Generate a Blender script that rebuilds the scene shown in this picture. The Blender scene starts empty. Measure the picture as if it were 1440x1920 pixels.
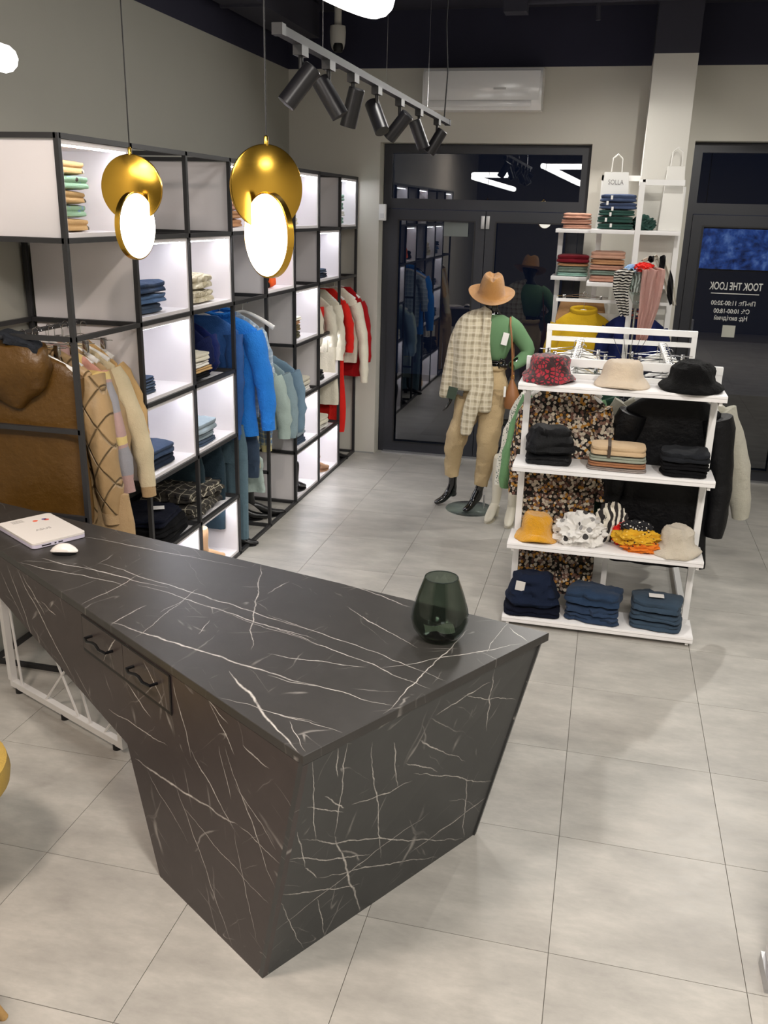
import bpy, bmesh, math, random
from mathutils import Vector, Matrix, noise
random.seed(7)
C = bpy.context.scene.collection
PI = math.pi
D2R = math.radians

def lin(c):
    return tuple(((v/12.92) if v <= .04045 else ((v+.055)/1.055)**2.4) for v in c)
def hexc(h):
    h = h.lstrip('#'); return lin(tuple(int(h[i:i+2], 16)/255 for i in (0, 2, 4)))

# ------------------------------------------------------------ camera
F_PX, YAW, PITCH, ROLL, CAM_H = 1700.93, .231043, .321478, .025212, 2.24137
cam_d = bpy.data.cameras.new('camera'); cam = bpy.data.objects.new('camera', cam_d); C.objects.link(cam)
cam_d.sensor_fit = 'HORIZONTAL'; cam_d.sensor_width = 36; cam_d.lens = F_PX/1440*36; cam_d.clip_start = .02
fwd = Vector((-math.sin(YAW)*math.cos(PITCH), math.cos(YAW)*math.cos(PITCH), -math.sin(PITCH)))
r0 = Vector((math.cos(YAW), math.sin(YAW), 0)); u0 = r0.cross(fwd)
rt = math.cos(ROLL)*r0+math.sin(ROLL)*u0; up = -math.sin(ROLL)*r0+math.cos(ROLL)*u0
mw = Matrix((rt, up, -fwd)).transposed().to_4x4(); mw.translation = (0, 0, CAM_H)
cam.matrix_world = mw
sc = bpy.context.scene; sc.camera = cam

# ------------------------------------------------------------ world, lights, exposure
w = bpy.data.worlds.new('night'); sc.world = w; w.use_nodes = True
w.node_tree.nodes['Background'].inputs[0].default_value = (.012, .018, .04, 1)
w.node_tree.nodes['Background'].inputs[1].default_value = .6
vs = sc.view_settings
vs.view_transform = 'Standard'; vs.look = 'None'; vs.gamma = 1; vs.use_curve_mapping = False
vs.exposure = .42
sc.cycles.use_denoising = True
sc.cycles.max_bounces = 7; sc.cycles.diffuse_bounces = 4; sc.cycles.glossy_bounces = 4
sc.cycles.sample_clamp_indirect = 6

def area(loc, power, col, size, rot=(0, 0, 0), sy=None):
    d = bpy.data.lights.new('added_fill_light', 'AREA'); d.energy = power; d.color = col; d.size = size  # unseen area light added as fill, no fixture is modelled for it
    if sy: d.shape = 'RECTANGLE'; d.size_y = sy
    o = bpy.data.objects.new('added_fill_light', d); C.objects.link(o); o.location = loc; o.rotation_euler = rot
    return o
def spot(loc, target, power, col=(1, .95, .86), ang=60, r=.04, blend=.5):
    d = bpy.data.lights.new('spot_beam', 'SPOT'); d.energy = power; d.color = col; d.spot_size = D2R(ang); d.spot_blend = blend; d.shadow_soft_size = r
    o = bpy.data.objects.new('spot_beam', d); C.objects.link(o); o.location = loc
    o.rotation_euler = (Vector(target)-Vector(loc)).to_track_quat('-Z', 'Y').to_euler()
    return o
WARM = (1, .86, .73); NEUT = (1, .965, .91)
area((.5, .5, 3.5), 100, (1, .93, .86), .7)
area((-1.9, .7, 3.5), 62, (1, .84, .74), .5)
area((2.1, 2.2, 3.5), 22, NEUT, .5)
area((-.3, 7.0, 3.6), 46, NEUT, .4, (D2R(-38), 0, 0), 2.6).data.shape = 'RECTANGLE'  # unseen tilted fill, added to brighten the back wall
area((2.2, 6.6, 3.5), 18, NEUT, .5)
area((-.9, 4.6, 3.6), 12, NEUT, .4)
spot((1.0, 2.6, 3.4), (.1, 5.0, 1.0), 120, NEUT, 55)  # added fill spot without a fixture, like those on mannequin, coats and wall rack
spot((1.3, 7.4, 3.4), (.2, 5.6, 1.3), 130, NEUT, 55)
spot((.2, 5.2, 3.4), (-.9, 6.9, 1.3), 90, NEUT, 42)
spot((-.9, 1.6, 3.4), (-2.6, 3.7, 1.3), 60, WARM, 55)
spot((.5, 4.6, 3.4), (.1, 7.6, 1.9), 90, NEUT, 50)

# ------------------------------------------------------------ materials
MATS = {}
def newmat(name):
    m = bpy.data.materials.new(name); m.use_nodes = True
    nt = m.node_tree; return m, nt, nt.nodes['Principled BSDF']
def N(nt, t, **k):
    n = nt.nodes.new(t)
    for a, b in k.items(): setattr(n, a, b)
    return n
def LK(nt, a, b): nt.links.new(a, b)
def mathn(nt, op, a, b=None, c=None, clamp=False):
    n = N(nt, 'ShaderNodeMath', operation=op, use_clamp=clamp)
    for i, v in enumerate((a, b, c)):
        if v is None: continue
        if isinstance(v, (int, float)): n.inputs[i].default_value = v
        else: LK(nt, v, n.inputs[i])
    return n.outputs[0]
def vmath(nt, op, a, b=None):
    n = N(nt, 'ShaderNodeVectorMath', operation=op)
    for i, v in enumerate((a, b)):
        if v is None: continue
        if isinstance(v, (tuple, list)): n.inputs[i].default_value = v
        else: LK(nt, v, n.inputs[i])
    return n.outputs[1] if op in ('DOT_PRODUCT', 'LENGTH') else n.outputs[0]
def rgba(c): return (*c[:3], 1)
def mixc(nt, f, a, b):
    n = N(nt, 'ShaderNodeMix', data_type='RGBA')
    for i, v in ((0, f), (6, a), (7, b)):
        if isinstance(v, (int, float)): n.inputs[i].default_value = v
        elif isinstance(v, tuple): n.inputs[i].default_value = rgba(v)
        else: LK(nt, v, n.inputs[i])
    return n.outputs[2]
def coord(nt, which='Object'): return N(nt, 'ShaderNodeTexCoord').outputs[which]
def noisetex(nt, vec, scale, detail=3, rough=.5):
    n = N(nt, 'ShaderNodeTexNoise'); n.inputs['Scale'].default_value = scale; n.inputs['Detail'].default_value = detail
    n.inputs['Roughness'].default_value = rough; LK(nt, vec, n.inputs['Vector']); return n.outputs['Fac']
def bump(nt, b, h, s=.3, d=.01):
    n = N(nt, 'ShaderNodeBump'); n.inputs['Strength'].default_value = s; n.inputs['Distance'].default_value = d
    LK(nt, h, n.inputs['Height']); LK(nt, n.outputs[0], b.inputs['Normal'])

def pm(name, col, rough=.5, metal=0., spec=.5, nb=0, nd=.003, var=0, emit=None, es=1, sheen=0, vs_=4):
    if name in MATS: return MATS[name]
    m, nt, b = newmat(name); c = hexc(col) if isinstance(col, str) else col
    b.inputs['Base Color'].default_value = rgba(c); b.inputs['Roughness'].default_value = rough
    b.inputs['Metallic'].default_value = metal; b.inputs['Specular IOR Level'].default_value = spec
    if sheen: b.inputs['Sheen Weight'].default_value = sheen
    if var:
        f = noisetex(nt, coord(nt), vs_, 4)
        LK(nt, mixc(nt, f, tuple(v*(1-var) for v in c), tuple(min(1, v*(1+var)) for v in c)), b.inputs['Base Color'])
    if nb: bump(nt, b, noisetex(nt, coord(nt), nb, 3), .6, nd)
    if emit:
        b.inputs['Emission Color'].default_value = rgba(hexc(emit) if isinstance(emit, str) else emit); b.inputs['Emission Strength'].default_value = es
    MATS[name] = m; return m
def cloth(name, col, nb=60, var=.18, rough=.9, nd=.002, sheen=.06, spec=.15):
    """plain cloth: soft colour variation, wrinkles and weave as relief"""
    if name in MATS: return MATS[name]
    m, nt, b = newmat(name); c = hexc(col); v = coord(nt)
    f = noisetex(nt, v, 9, 4, .6)
    LK(nt, mixc(nt, f, tuple(x*(1-var) for x in c), tuple(min(1, x*(1+var)) for x in c)), b.inputs['Base Color'])
    b.inputs['Roughness'].default_value = rough; b.inputs['Specular IOR Level'].default_value = spec; b.inputs['Sheen Weight'].default_value = sheen if sum(c) > .12 else sheen*.15
    h = mathn(nt, 'ADD', mathn(nt, 'MULTIPLY', noisetex(nt, v, 14, 5, .6), 4), noisetex(nt, v, nb*4, 2))
    bump(nt, b, h, .7, nd*1.6)
    MATS[name] = m; return m
def stripes(nt, x, freq, width):
    return mathn(nt, 'LESS_THAN', mathn(nt, 'FRACT', mathn(nt, 'MULTIPLY', x, freq)), width)
def plaid(name, base, dark, light, freq, ax=(0, 2), wd=.3, wl=.06):
    m, nt, b = newmat(name); v = coord(nt)
    nz = noisetex(nt, v, 6, 2); nzv = mathn(nt, 'MULTIPLY', mathn(nt, 'SUBTRACT', nz, .5), .05)
    s = N(nt, 'ShaderNodeSeparateXYZ'); LK(nt, v, s.inputs[0])
    x = mathn(nt, 'ADD', s.outputs[ax[0]], nzv); y = mathn(nt, 'ADD', s.outputs[ax[1]], nzv)
    sx = stripes(nt, x, freq, wd); sy = stripes(nt, y, freq, wd)
    f = mathn(nt, 'MULTIPLY', mathn(nt, 'ADD', sx, sy), .45)
    c = mixc(nt, f, hexc(base), hexc(dark))
    lx = stripes(nt, mathn(nt, 'ADD', x, .5/freq), freq, wl); ly = stripes(nt, mathn(nt, 'ADD', y, .5/freq), freq, wl)
    c = mixc(nt, mathn(nt, 'MULTIPLY', mathn(nt, 'MAXIMUM', lx, ly), .8), c, hexc(light))
    LK(nt, c, b.inputs['Base Color']); b.inputs['Roughness'].default_value = .95
    bump(nt, b, noisetex(nt, v, 120, 2), .5, .003); MATS[name] = m; return m
def spots(name, base, cols, scale, thr=.35, nb=100, ring=False):
    """voronoi print: flowers, dots, leopard"""
    m, nt, b = newmat(name); v = coord(nt)
    vo = N(nt, 'ShaderNodeTexVoronoi'); vo.inputs['Scale'].default_value = scale; LK(nt, v, vo.inputs['Vector'])
    sp = N(nt, 'ShaderNodeSeparateColor'); LK(nt, vo.outputs['Color'], sp.inputs[0])
    r = N(nt, 'ShaderNodeValToRGB'); r.color_ramp.interpolation = 'CONSTANT'; LK(nt, sp.outputs[0], r.inputs[0])
    el = r.color_ramp.elements
    for i, cc in enumerate(cols):
        p = i/len(cols)
        e = el[0] if i == 0 else (el[1] if i == 1 else el.new(p)); e.position = p; e.color = rgba(hexc(cc))
    m1 = mathn(nt, 'LESS_THAN', vo.outputs['Distance'], thr)
    if ring: m1 = mathn(nt, 'MULTIPLY', m1, mathn(nt, 'GREATER_THAN', vo.outputs['Distance'], thr*.5))
    LK(nt, mixc(nt, m1, hexc(base), r.outputs[0]), b.inputs['Base Color'])
    b.inputs['Roughness'].default_value = .9; bump(nt, b, noisetex(nt, v, nb, 3), .5, .004); MATS[name] = m; return m
def wavy(name, c1, c2, scale, nb=80, dist=2, dirn='X', prof='SIN', nd=.004, bumpit=False):
    m, nt, b = newmat(name); v = coord(nt)
    wv = N(nt, 'ShaderNodeTexWave'); wv.inputs['Scale'].default_value = scale; wv.inputs['Distortion'].default_value = dist; wv.inputs['Detail'].default_value = 2; wv.bands_direction = dirn
    LK(nt, v, wv.inputs['Vector'])
    r = N(nt, 'ShaderNodeValToRGB'); r.color_ramp.elements[0].position = .45; r.color_ramp.elements[1].position = .55
    r.color_ramp.elements[0].color = rgba(hexc(c1)); r.color_ramp.elements[1].color = rgba(hexc(c2)); LK(nt, wv.outputs['Fac'], r.inputs[0])
    LK(nt, r.outputs[0], b.inputs['Base Color']); b.inputs['Roughness'].default_value = .9
    bump(nt, b, wv.outputs['Fac'] if bumpit else noisetex(nt, v, nb, 3), .5, nd); MATS[name] = m; return m

def mat_floor():
    m, nt, b = newmat('porcelain_tile'); v = coord(nt)
    oi = N(nt, 'ShaderNodeObjectInfo')
    off = vmath(nt, 'ADD', v, None); n0 = off.node
    sc_ = N(nt, 'ShaderNodeVectorMath', operation='SCALE'); cx = N(nt, 'ShaderNodeCombineXYZ')
    for i in range(3): LK(nt, mathn(nt, 'MULTIPLY', oi.outputs['Random'], (7, 13, 3)[i]), cx.inputs[i])
    LK(nt, cx.outputs[0], n0.inputs[1])
    mp = N(nt, 'ShaderNodeMapping'); mp.inputs['Scale'].default_value = (1, 2.2, 1); LK(nt, off, mp.inputs[0])
    f1 = noisetex(nt, mp.outputs[0], 3.2, 8, .62); f2 = noisetex(nt, mp.outputs[0], 22, 6, .7)
    f = mathn(nt, 'ADD', mathn(nt, 'MULTIPLY', f1, .75), mathn(nt, 'MULTIPLY', f2, .25))
    r = N(nt, 'ShaderNodeValToRGB'); e = r.color_ramp.elements
    e[0].position = .3; e[0].color = rgba(hexc('#98958f')); e[1].position = .72; e[1].color = rgba(hexc('#bfbbb3'))
    e2 = e.new(.5); e2.color = rgba(hexc('#aaa7a0'))
    LK(nt, f, r.inputs[0]); LK(nt, r.outputs[0], b.inputs['Base Color'])
    LK(nt, mathn(nt, 'ADD', mathn(nt, 'MULTIPLY', f2, .25), .26), b.inputs['Roughness']); b.inputs['Specular IOR Level'].default_value = .45
    bump(nt, b, f2, .08, .001); return m

def mat_marble(name, segs, axis, base='#343230', warpk=.05):
    """dark stone laminate; segs: veins as (x1,y1,x2,y2) in the surface's own metres"""
    m, nt, b = newmat(name); v = coord(nt)
    mp2 = N(nt, 'ShaderNodeMapping')
    LK(nt, v, mp2.inputs[0])
    nx = N(nt, 'ShaderNodeTexNoise'); nx.inputs['Scale'].default_value = 7; nx.inputs['Detail'].default_value = 5; LK(nt, v, nx.inputs['Vector'])
    wv = vmath(nt, 'SUBTRACT', nx.outputs['Color'], (.5, .5, .5))
    s1 = N(nt, 'ShaderNodeVectorMath', operation='SCALE'); LK(nt, wv, s1.inputs[0]); s1.inputs['Scale'].default_value = warpk
    p = vmath(nt, 'ADD', v, s1.outputs[0])
    sp = N(nt, 'ShaderNodeSeparateXYZ'); LK(nt, p, sp.inputs[0])
    px, py = sp.outputs[axis[0]], sp.outputs[axis[1]]
    acc = None
    rr = random.Random(len(segs))
    for (x1, y1, x2, y2) in segs:
        L = math.hypot(x2-x1, y2-y1); dx, dy = (x2-x1)/L, (y2-y1)/L
        t = mathn(nt, 'MULTIPLY_ADD', px, dx/L, mathn(nt, 'MULTIPLY_ADD', py, dy/L, -(x1*dx+y1*dy)/L))
        d = mathn(nt, 'ABSOLUTE', mathn(nt, 'MULTIPLY_ADD', px, -dy, mathn(nt, 'MULTIPLY_ADD', py, dx, (x1*dy-y1*dx))))
        env = mathn(nt, 'MULTIPLY', mathn(nt, 'MULTIPLY', t, mathn(nt, 'SUBTRACT', 1, t)), 4, clamp=True)
        wd = rr.uniform(.0016, .0036)*(1.25 if L > .5 else .8)
        val = mathn(nt, 'SUBTRACT', mathn(nt, 'MULTIPLY', mathn(nt, 'POWER', env, .4), 1.15), mathn(nt, 'DIVIDE', d, wd), clamp=True)
        acc = val if acc is None else mathn(nt, 'MAXIMUM', acc, val)
    brk = mathn(nt, 'MULTIPLY_ADD', noisetex(nt, v, 30, 3), 1.8, -.1, clamp=True)
    acc = mathn(nt, 'MULTIPLY', acc, brk) if acc is not None else 0
    # hairline veins: contour lines of stretched noise
    fine = None
    for k, (ang, sx, sy) in enumerate(((.35, 2.2, 14), (-.75, 2.5, 16), (1.3, 2, 12))):
        mp = N(nt, 'ShaderNodeMapping'); mp.inputs['Location'].default_value = (k*3.1, k*1.7, k)
        cb = N(nt, 'ShaderNodeCombineXYZ')
        ca, sa = math.cos(ang), math.sin(ang)
        LK(nt, mathn(nt, 'MULTIPLY', mathn(nt, 'ADD', mathn(nt, 'MULTIPLY', px, ca), mathn(nt, 'MULTIPLY', py, sa)), sx*.45), cb.inputs[0])
        LK(nt, mathn(nt, 'MULTIPLY', mathn(nt, 'ADD', mathn(nt, 'MULTIPLY', px, -sa), mathn(nt, 'MULTIPLY', py, ca)), sy*.45), cb.inputs[1])
        LK(nt, cb.outputs[0], mp.inputs[0])
        n1 = noisetex(nt, mp.outputs[0], 1.0, 2, .4)
        ln = mathn(nt, 'SUBTRACT', 1, mathn(nt, 'MULTIPLY', mathn(nt, 'ABSOLUTE', mathn(nt, 'SUBTRACT', n1, .5)), 170), clamp=True)
        mk = mathn(nt, 'MULTIPLY', mathn(nt, 'SUBTRACT', noisetex(nt, mp.outputs[0], 4.5, 2), .54), 6, clamp=True)
        ln = mathn(nt, 'MULTIPLY', ln, mk); fine = ln if fine is None else mathn(nt, 'MAXIMUM', fine, ln)
    tot = mathn(nt, 'MAXIMUM', acc, mathn(nt, 'MULTIPLY', fine, .4))
    cl = noisetex(nt, v, 9, 6, .65); c = hexc(base)
    bc = mixc(nt, cl, tuple(x*.72 for x in c), tuple(x*1.35 for x in c))
    LK(nt, mixc(nt, mathn(nt, 'MULTIPLY', tot, .9), bc, hexc('#d4cfc8')), b.inputs['Base Color'])
    b.inputs['Roughness'].default_value = .38; b.inputs['Specular IOR Level'].default_value = .45
    bump(nt, b, noisetex(nt, v, 150, 2), .06, .001)
    return m

def mat_glass(name, tint, refl=.13, rough=.0):
    m = bpy.data.materials.new(name); m.use_nodes = True; nt = m.node_tree; nt.nodes.clear()
    o = N(nt, 'ShaderNodeOutputMaterial'); mx = N(nt, 'ShaderNodeMixShader'); t = N(nt, 'ShaderNodeBsdfTransparent'); g = N(nt, 'ShaderNodeBsdfGlossy')
    t.inputs[0].default_value = rgba(tint); g.inputs['Roughness'].default_value = rough
    ge = N(nt, 'ShaderNodeNewGeometry'); cs = mathn(nt, 'ABSOLUTE', vmath(nt, 'DOT_PRODUCT', ge.outputs['Incoming'], ge.outputs['Normal']))
    f = mathn(nt, 'MULTIPLY_ADD', mathn(nt, 'POWER', mathn(nt, 'SUBTRACT', 1, cs), 5), 1-refl, refl, clamp=True)
    LK(nt, f, mx.inputs[0]); LK(nt, t.outputs[0], mx.inputs[1]); LK(nt, g.outputs[0], mx.inputs[2]); LK(nt, mx.outputs[0], o.inputs[0])
    return m

black_steel = pm('black_powder_steel', '#2b2b2d', .45, 0, .5, nb=200, nd=.0004)
white_lam = pm('white_laminate', '#e9e7e6', .42, 0, .4, var=.02)
white_metal = pm('white_painted_metal', '#e6e5e3', .35, 0, .5, var=.02)
chrome = pm('chrome', '#d8d8da', .12, 1)
wall_m = pm('painted_plaster', '#cdcac0', .8, 0, .3, nb=90, nd=.0006, var=.02)
wall_gray = pm('grey_painted_plaster', '#a5a49b', .8, 0, .3, nb=90, nd=.0006, var=.03)
navy_m = pm('dark_navy_ceiling_paint', '#2c2c3e', .7, 0, .3, nb=60, nd=.001, var=.1)
navy_grey = pm('dark_grey_ceiling_paint', '#3a3a45', .7, 0, .3, nb=60, nd=.001, var=.1)
door_m = pm('anthracite_door_frame', '#272930', .4, 0, .5, nb=150, nd=.0003)
black_m = pm('black_plastic', '#121214', .5)
led_m = pm('led_strip_glow', '#ffffff', .5, emit=(.92, .93, 1), es=30)
lamp_glow = pm('lamp_tube_glow', '#ffffff', .5, emit=(1, .97, .93), es=7)
gold_m = pm('polished_gold', '#dcae45', .2, 1)
gold_glow = pm('warm_disc_glow', '#ffffff', .5, emit=(1, .93, .78), es=5)
gloss_black = pm('gloss_black_fibreglass', '#08080a', .08, 0, .8)
wood_w = pm('white_painted_hanger_wood', '#ecebe8', .4)
glass_m = mat_glass('night_window_glass', (.5, .53, .58), .13)
smoke_m = mat_glass('smoked_vase_glass', (.52, .57, .53), .05)
clear_m = mat_glass('clear_glass', (.9, .95, .94), .07)

# ------------------------------------------------------------ mesh helpers
def link(name, bm, mat, parent=None, smooth=True):
    me = bpy.data.meshes.new(name); bmesh.ops.recalc_face_normals(bm, faces=bm.faces); bm.to_mesh(me); bm.free()
    if smooth:
        for p in me.polygons: p.use_smooth = True
        try: me.set_sharp_from_angle(angle=D2R(40))
        except Exception: pass
    if mat: me.materials.append(mat)
    o = bpy.data.objects.new(name, me); C.objects.link(o)
    if parent: o.parent = parent
    return o
def tag(o, label=None, cat=None, group=None, kind=None):
    if label: o['label'] = label
    if cat: o['category'] = cat
    if group: o['group'] = group
    if kind: o['kind'] = kind
    return o
def thing(name, label, cat, loc=(0, 0, 0), rz=0, group=None):
    o = bpy.data.objects.new(name, None); o.empty_display_size = .05; C.objects.link(o)
    o.location = loc; o.rotation_euler = (0, 0, rz); return tag(o, label, cat, group)
def bx(bm, x0, x1, y0, y1, z0, z1):
    vs_ = [bm.verts.new(p) for p in ((x0, y0, z0), (x1, y0, z0), (x1, y1, z0), (x0, y1, z0), (x0, y0, z1), (x1, y0, z1), (x1, y1, z1), (x0, y1, z1))]
    for f in ((0, 3, 2, 1), (4, 5, 6, 7), (0, 1, 5, 4), (1, 2, 6, 5), (2, 3, 7, 6), (3, 0, 4, 7)): bm.faces.new([vs_[i] for i in f])
    return vs_
def box(name, x0, x1, y0, y1, z0, z1, mat, parent=None, bev=0):
    bm = bmesh.new(); bx(bm, x0, x1, y0, y1, z0, z1)
    if bev: bmesh.ops.bevel(bm, geom=bm.edges[:], offset=bev, segments=2, affect='EDGES', profile=.6)
    return link(name, bm, mat, parent, smooth=bool(bev))
def bar(bm, a, b, s, s2=None, up=(0, 0, 1)):
    """rectangular bar from a to b"""
    a, b = Vector(a), Vector(b); d = (b-a).normalized(); u = Vector(up)
    if abs(d.dot(u)) > .95: u = Vector((0, 1, 0))
    x = d.cross(u).normalized()*(s/2); y = x.cross(d).normalized()*((s2 or s)/2)
    v = [bm.verts.new(p+i*x+j*y) for p in (a, b) for i, j in ((-1, -1), (1, -1), (1, 1), (-1, 1))]
    for f in ((0, 1, 2, 3), (7, 6, 5, 4), (0, 4, 5, 1), (1, 5, 6, 2), (2, 6, 7, 3), (3, 7, 4, 0)): bm.faces.new([v[i] for i in f])
def loft(bm, rings, caps=True, close=True):
    R = [[bm.verts.new(p) for p in r] for r in rings]; n = len(rings[0])
    for a, b in zip(R, R[1:]):
        for i in range(n if close else n-1):
            j = (i+1) % n; bm.faces.new((a[i], a[j], b[j], b[i]))
    if caps:
        for r, flip in ((R[0], 1), (R[-1], 0)):
            c = bm.verts.new(sum((v.co for v in r), Vector())/n)
            for i in range(n): bm.faces.new((r[i], r[(i+1) % n], c) if not flip else (r[(i+1) % n], r[i], c))
    return R
def tube(bm, pts, r, seg=10, closed=False, flat=1):
    pts = [Vector(p) for p in pts]; n = len(pts); rings = []
    rr = r if isinstance(r, (list, tuple)) else [r]*n
    nrm = None
    for i, p in enumerate(pts):
        if closed: d = pts[(i+1) % n]-pts[i-1]
        else: d = pts[min(i+1, n-1)]-pts[max(i-1, 0)]
        d.normalize()
        if nrm is None:
            nrm = d.orthogonal().normalized() if abs(d.z) > .9 else d.cross(Vector((0, 0, 1))).normalized()
        else:
            nrm = (nrm-d*nrm.dot(d)).normalized()
        bn = d.cross(nrm)
        rings.append([p+nrm*math.cos(2*PI*k/seg)*rr[i]+bn*math.sin(2*PI*k/seg)*rr[i]*flat for k in range(seg)])
    if closed: rings.append(rings[0]); 
    loft(bm, rings, caps=not closed)
    if closed: bmesh.ops.remove_doubles(bm, verts=bm.verts[:], dist=1e-6)
def tubeo(name, pts, r, mat, parent=None, seg=10, closed=False, flat=1):
    bm = bmesh.new(); tube(bm, pts, r, seg, closed, flat); return link(name, bm, mat, parent)
def lathe(bm, prof, seg=32, c=(0, 0, 0), fn=None):
    rings = []
    for r, z in prof:
        ring = []
        for k in range(seg):
            a = 2*PI*k/seg; p = Vector((c[0]+r*math.cos(a), c[1]+r*math.sin(a), c[2]+z))
            ring.append(fn(p, a, r, z) if fn else p)
        rings.append(ring)
    loft(bm, rings)
def latheo(name, prof, mat, parent=None, seg=32, c=(0, 0, 0), fn=None):
    bm = bmesh.new(); lathe(bm, prof, seg, c, fn); return link(name, bm, mat, parent)
def nz(p, s, off=0): return noise.noise(Vector((p[0]*s+off, p[1]*s+off*.7, p[2]*s-off)))
def cyl(bm, a, b, r, seg=16): tube(bm, [a, b], r, seg)

# ------------------------------------------------------------ the setting
WX, WY, BAND, CEIL, DY = -2.90, 8.27, 3.383, 3.82, 8.45
def struct(o, name=None):
    o['kind'] = 'structure'; return o
fl_sub = struct(box('floor', -3.0, 3.6, -3.2, 9.2, -.05, -.006, pm('grout', '#7c7870', .9)))
tile_m = mat_floor()
tme = None
TX, TY, OX, OY = .6, .5919, .0166, 4.154
for i in range(-5, 6):
    for j in range(-10, 8):
        x0, y0 = OX+i*TX, OY+j*TY
        if x0+TX < -2.95+.05 or x0 > 3.3: continue
        if tme is None:
            bm = bmesh.new(); bx(bm, .0012, TX-.0012, .0012, TY-.0012, -.006, 0)
            o = link('tile', bm, tile_m, fl_sub, smooth=False); tme = o.data
        else:
            o = bpy.data.objects.new('tile', tme); C.objects.link(o); o.parent = fl_sub
        o.location = (x0, y0, 0)
# walls
struct(box('wall_left', -3.05, WX, -3.2, 8.6, 0, BAND, wall_gray))
struct(box('trim_1', -3.05, WX, -3.2, 8.6, BAND, CEIL, navy_m))
struct(box('wall_right', 3.3, 3.45, -3.2, 8.6, 0, CEIL, wall_m))
struct(box('wall_rear', -3.05, 3.45, -3.35, -3.2, 0, CEIL, pm('dark_grey_plaster', '#55534f', .8, var=.05)))
# back wall with two openings (x -2.055..-.255 and x .568..2.4, z up to 2.80 / 2.82)
bmw = bmesh.new()
bx(bmw, WX, -2.06, WY, 8.6, 0, BAND); bx(bmw, -2.06, -.25, WY, 8.6, 2.80, BAND)
bx(bmw, -.25, .562, WY, 8.6, 0, BAND); bx(bmw, .562, 2.6, WY, 8.6, 2.83, BAND); bx(bmw, 2.6, 3.3, WY, 8.6, 0, BAND)
struct(link('wall_back', bmw, wall_m, smooth=False))
struct(box('trim_2', WX, 3.3, WY+.001, 8.6, BAND, CEIL, navy_m))
colm = struct(box('wall_column', .157, .472, 7.67, WY, 0, BAND, pm('column_plaster', '#d3d0c8', .8, nb=90, nd=.0005)))
box('column_top', .157, .472, 7.67, WY, BAND, CEIL, navy_grey, colm)
struct(box('ceiling', -3.05, 3.45, -3.35, 8.6, CEIL, CEIL+.1, navy_grey))
struct(box('baseboard_back', WX+.64, -2.062, WY-.008, WY, 0, .012, pm('steel_trim', '#9a9a98', .4)))

# ceiling services
def svc(name, label, cat, build, mat):
    bm = bmesh.new(); build(bm); return tag(link(name, bm, mat), label, cat)
svc('ceiling_duct', 'dark painted duct running along the top of the left wall', 'duct', lambda b: (bar(b, (-2.65, -1, 3.68), (-2.65, 7.9, 3.68), .3, .24), [bar(b, (-2.65, y, 3.68), (-2.65, y+.03, 3.68), .33, .27) for y in (1.5, 3.2, 4.9, 6.6)]), navy_grey)
svc('ceiling_pipe', 'thin dark pipe clipped to the ceiling across the shop', 'pipe', lambda b: (tube(b, [(-.9, 7.55, 3.72), (3.2, 7.4, 3.72)], .022), tube(b, [(-.9, 7.7, 3.76), (3.2, 7.6, 3.76)], .016)), navy_grey)
svc('ceiling_pipe', 'dark round duct across the ceiling above the air conditioner', 'pipe', lambda b: (tube(b, [(-2.3, 6.7, 3.74), (3.2, 6.7, 3.74)], .07, 14),), navy_grey)
svc('junction_box', 'small dark junction box on the ceiling pipe right of the air conditioner', 'junction box', lambda b: (bx(b, -.95, -.78, 7.45, 7.6, 3.64, 3.78), tube(b, [(-.88, 7.4, 3.8), (-1.0, 6.9, 3.8)], .012)), navy_grey)
svc('pipe_bracket', 'short dark bracket stub hanging from the ceiling pipe', 'bracket', lambda b: (tube(b, [(-.28, 7.62, 3.76), (-.27, 7.62, 3.6)], .018),), navy_grey)

# ---- doors
def leafframe(name, x0, x1, z0, z1, wd, y, parent, dep=.06, mat=door_m):
    bm = bmesh.new()
    bx(bm, x0, x0+wd, y-dep/2, y+dep/2, z0, z1); bx(bm, x1-wd, x1, y-dep/2, y+dep/2, z0, z1)
    bx(bm, x0+wd, x1-wd, y-dep/2, y+dep/2, z0, z0+wd); bx(bm, x0+wd, x1-wd, y-dep/2, y+dep/2, z1-wd, z1)
    return link(name, bm, mat, parent, smooth=False)
def door_n(name, label, x0, x1, zt, zb, mids, hinge=None):
    d = bpy.data.objects.new(name, None); C.objects.link(d); d.location = ((x0+x1)/2, DY, 0); d['kind'] = 'structure'; d['label'] = label
    ox = (x0+x1)/2
    leafframe('outer_frame', x0-ox, x1-ox, 0, zt, .055, .02, d, .11)
    box('transom_bar', x0-ox+.055, x1-ox-.055, -.035, .075, zb, zb+.07, door_m, d)
    t = leafframe('transom_frame', x0-ox+.055, x1-ox-.055, zb+.07, zt-.055, .018, -.01, d, .05)
    box('pane', x0-ox+.07, x1-ox-.07, .012, .018, zb+.08, zt-.065, glass_m, t)
    edges = [x0+.055]+mids+[x1-.055]
    for a, b in zip(edges, edges[1:]):
        lf = leafframe('door_leaf', a-ox+.003, b-ox-.003, .012, zb-.004, .085, -.012, d, .07)
        box('pane', a-ox+.085, b-ox-.085, -.01, -.003, .09, zb-.08, glass_m, lf)
        leafframe('glazing_bead', a-ox+.088, b-ox-.088, .097, zb-.089, .012, -.05, lf, .012, black_m)
    return d
d1 = door_n('door_1', 'anthracite framed glass double door with transom behind the hatted mannequin', -2.055, -.255, 2.795, 2.255, [-1.12])
hm = pm('grey_aluminium', '#b9b9b9', .35, .6)
for dx in (-.022, .022): box('hinge_cover', .035+dx-.016, .035+dx+.016, -.07, -.05, 2.10, 2.21, hm, d1, .003)
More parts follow.
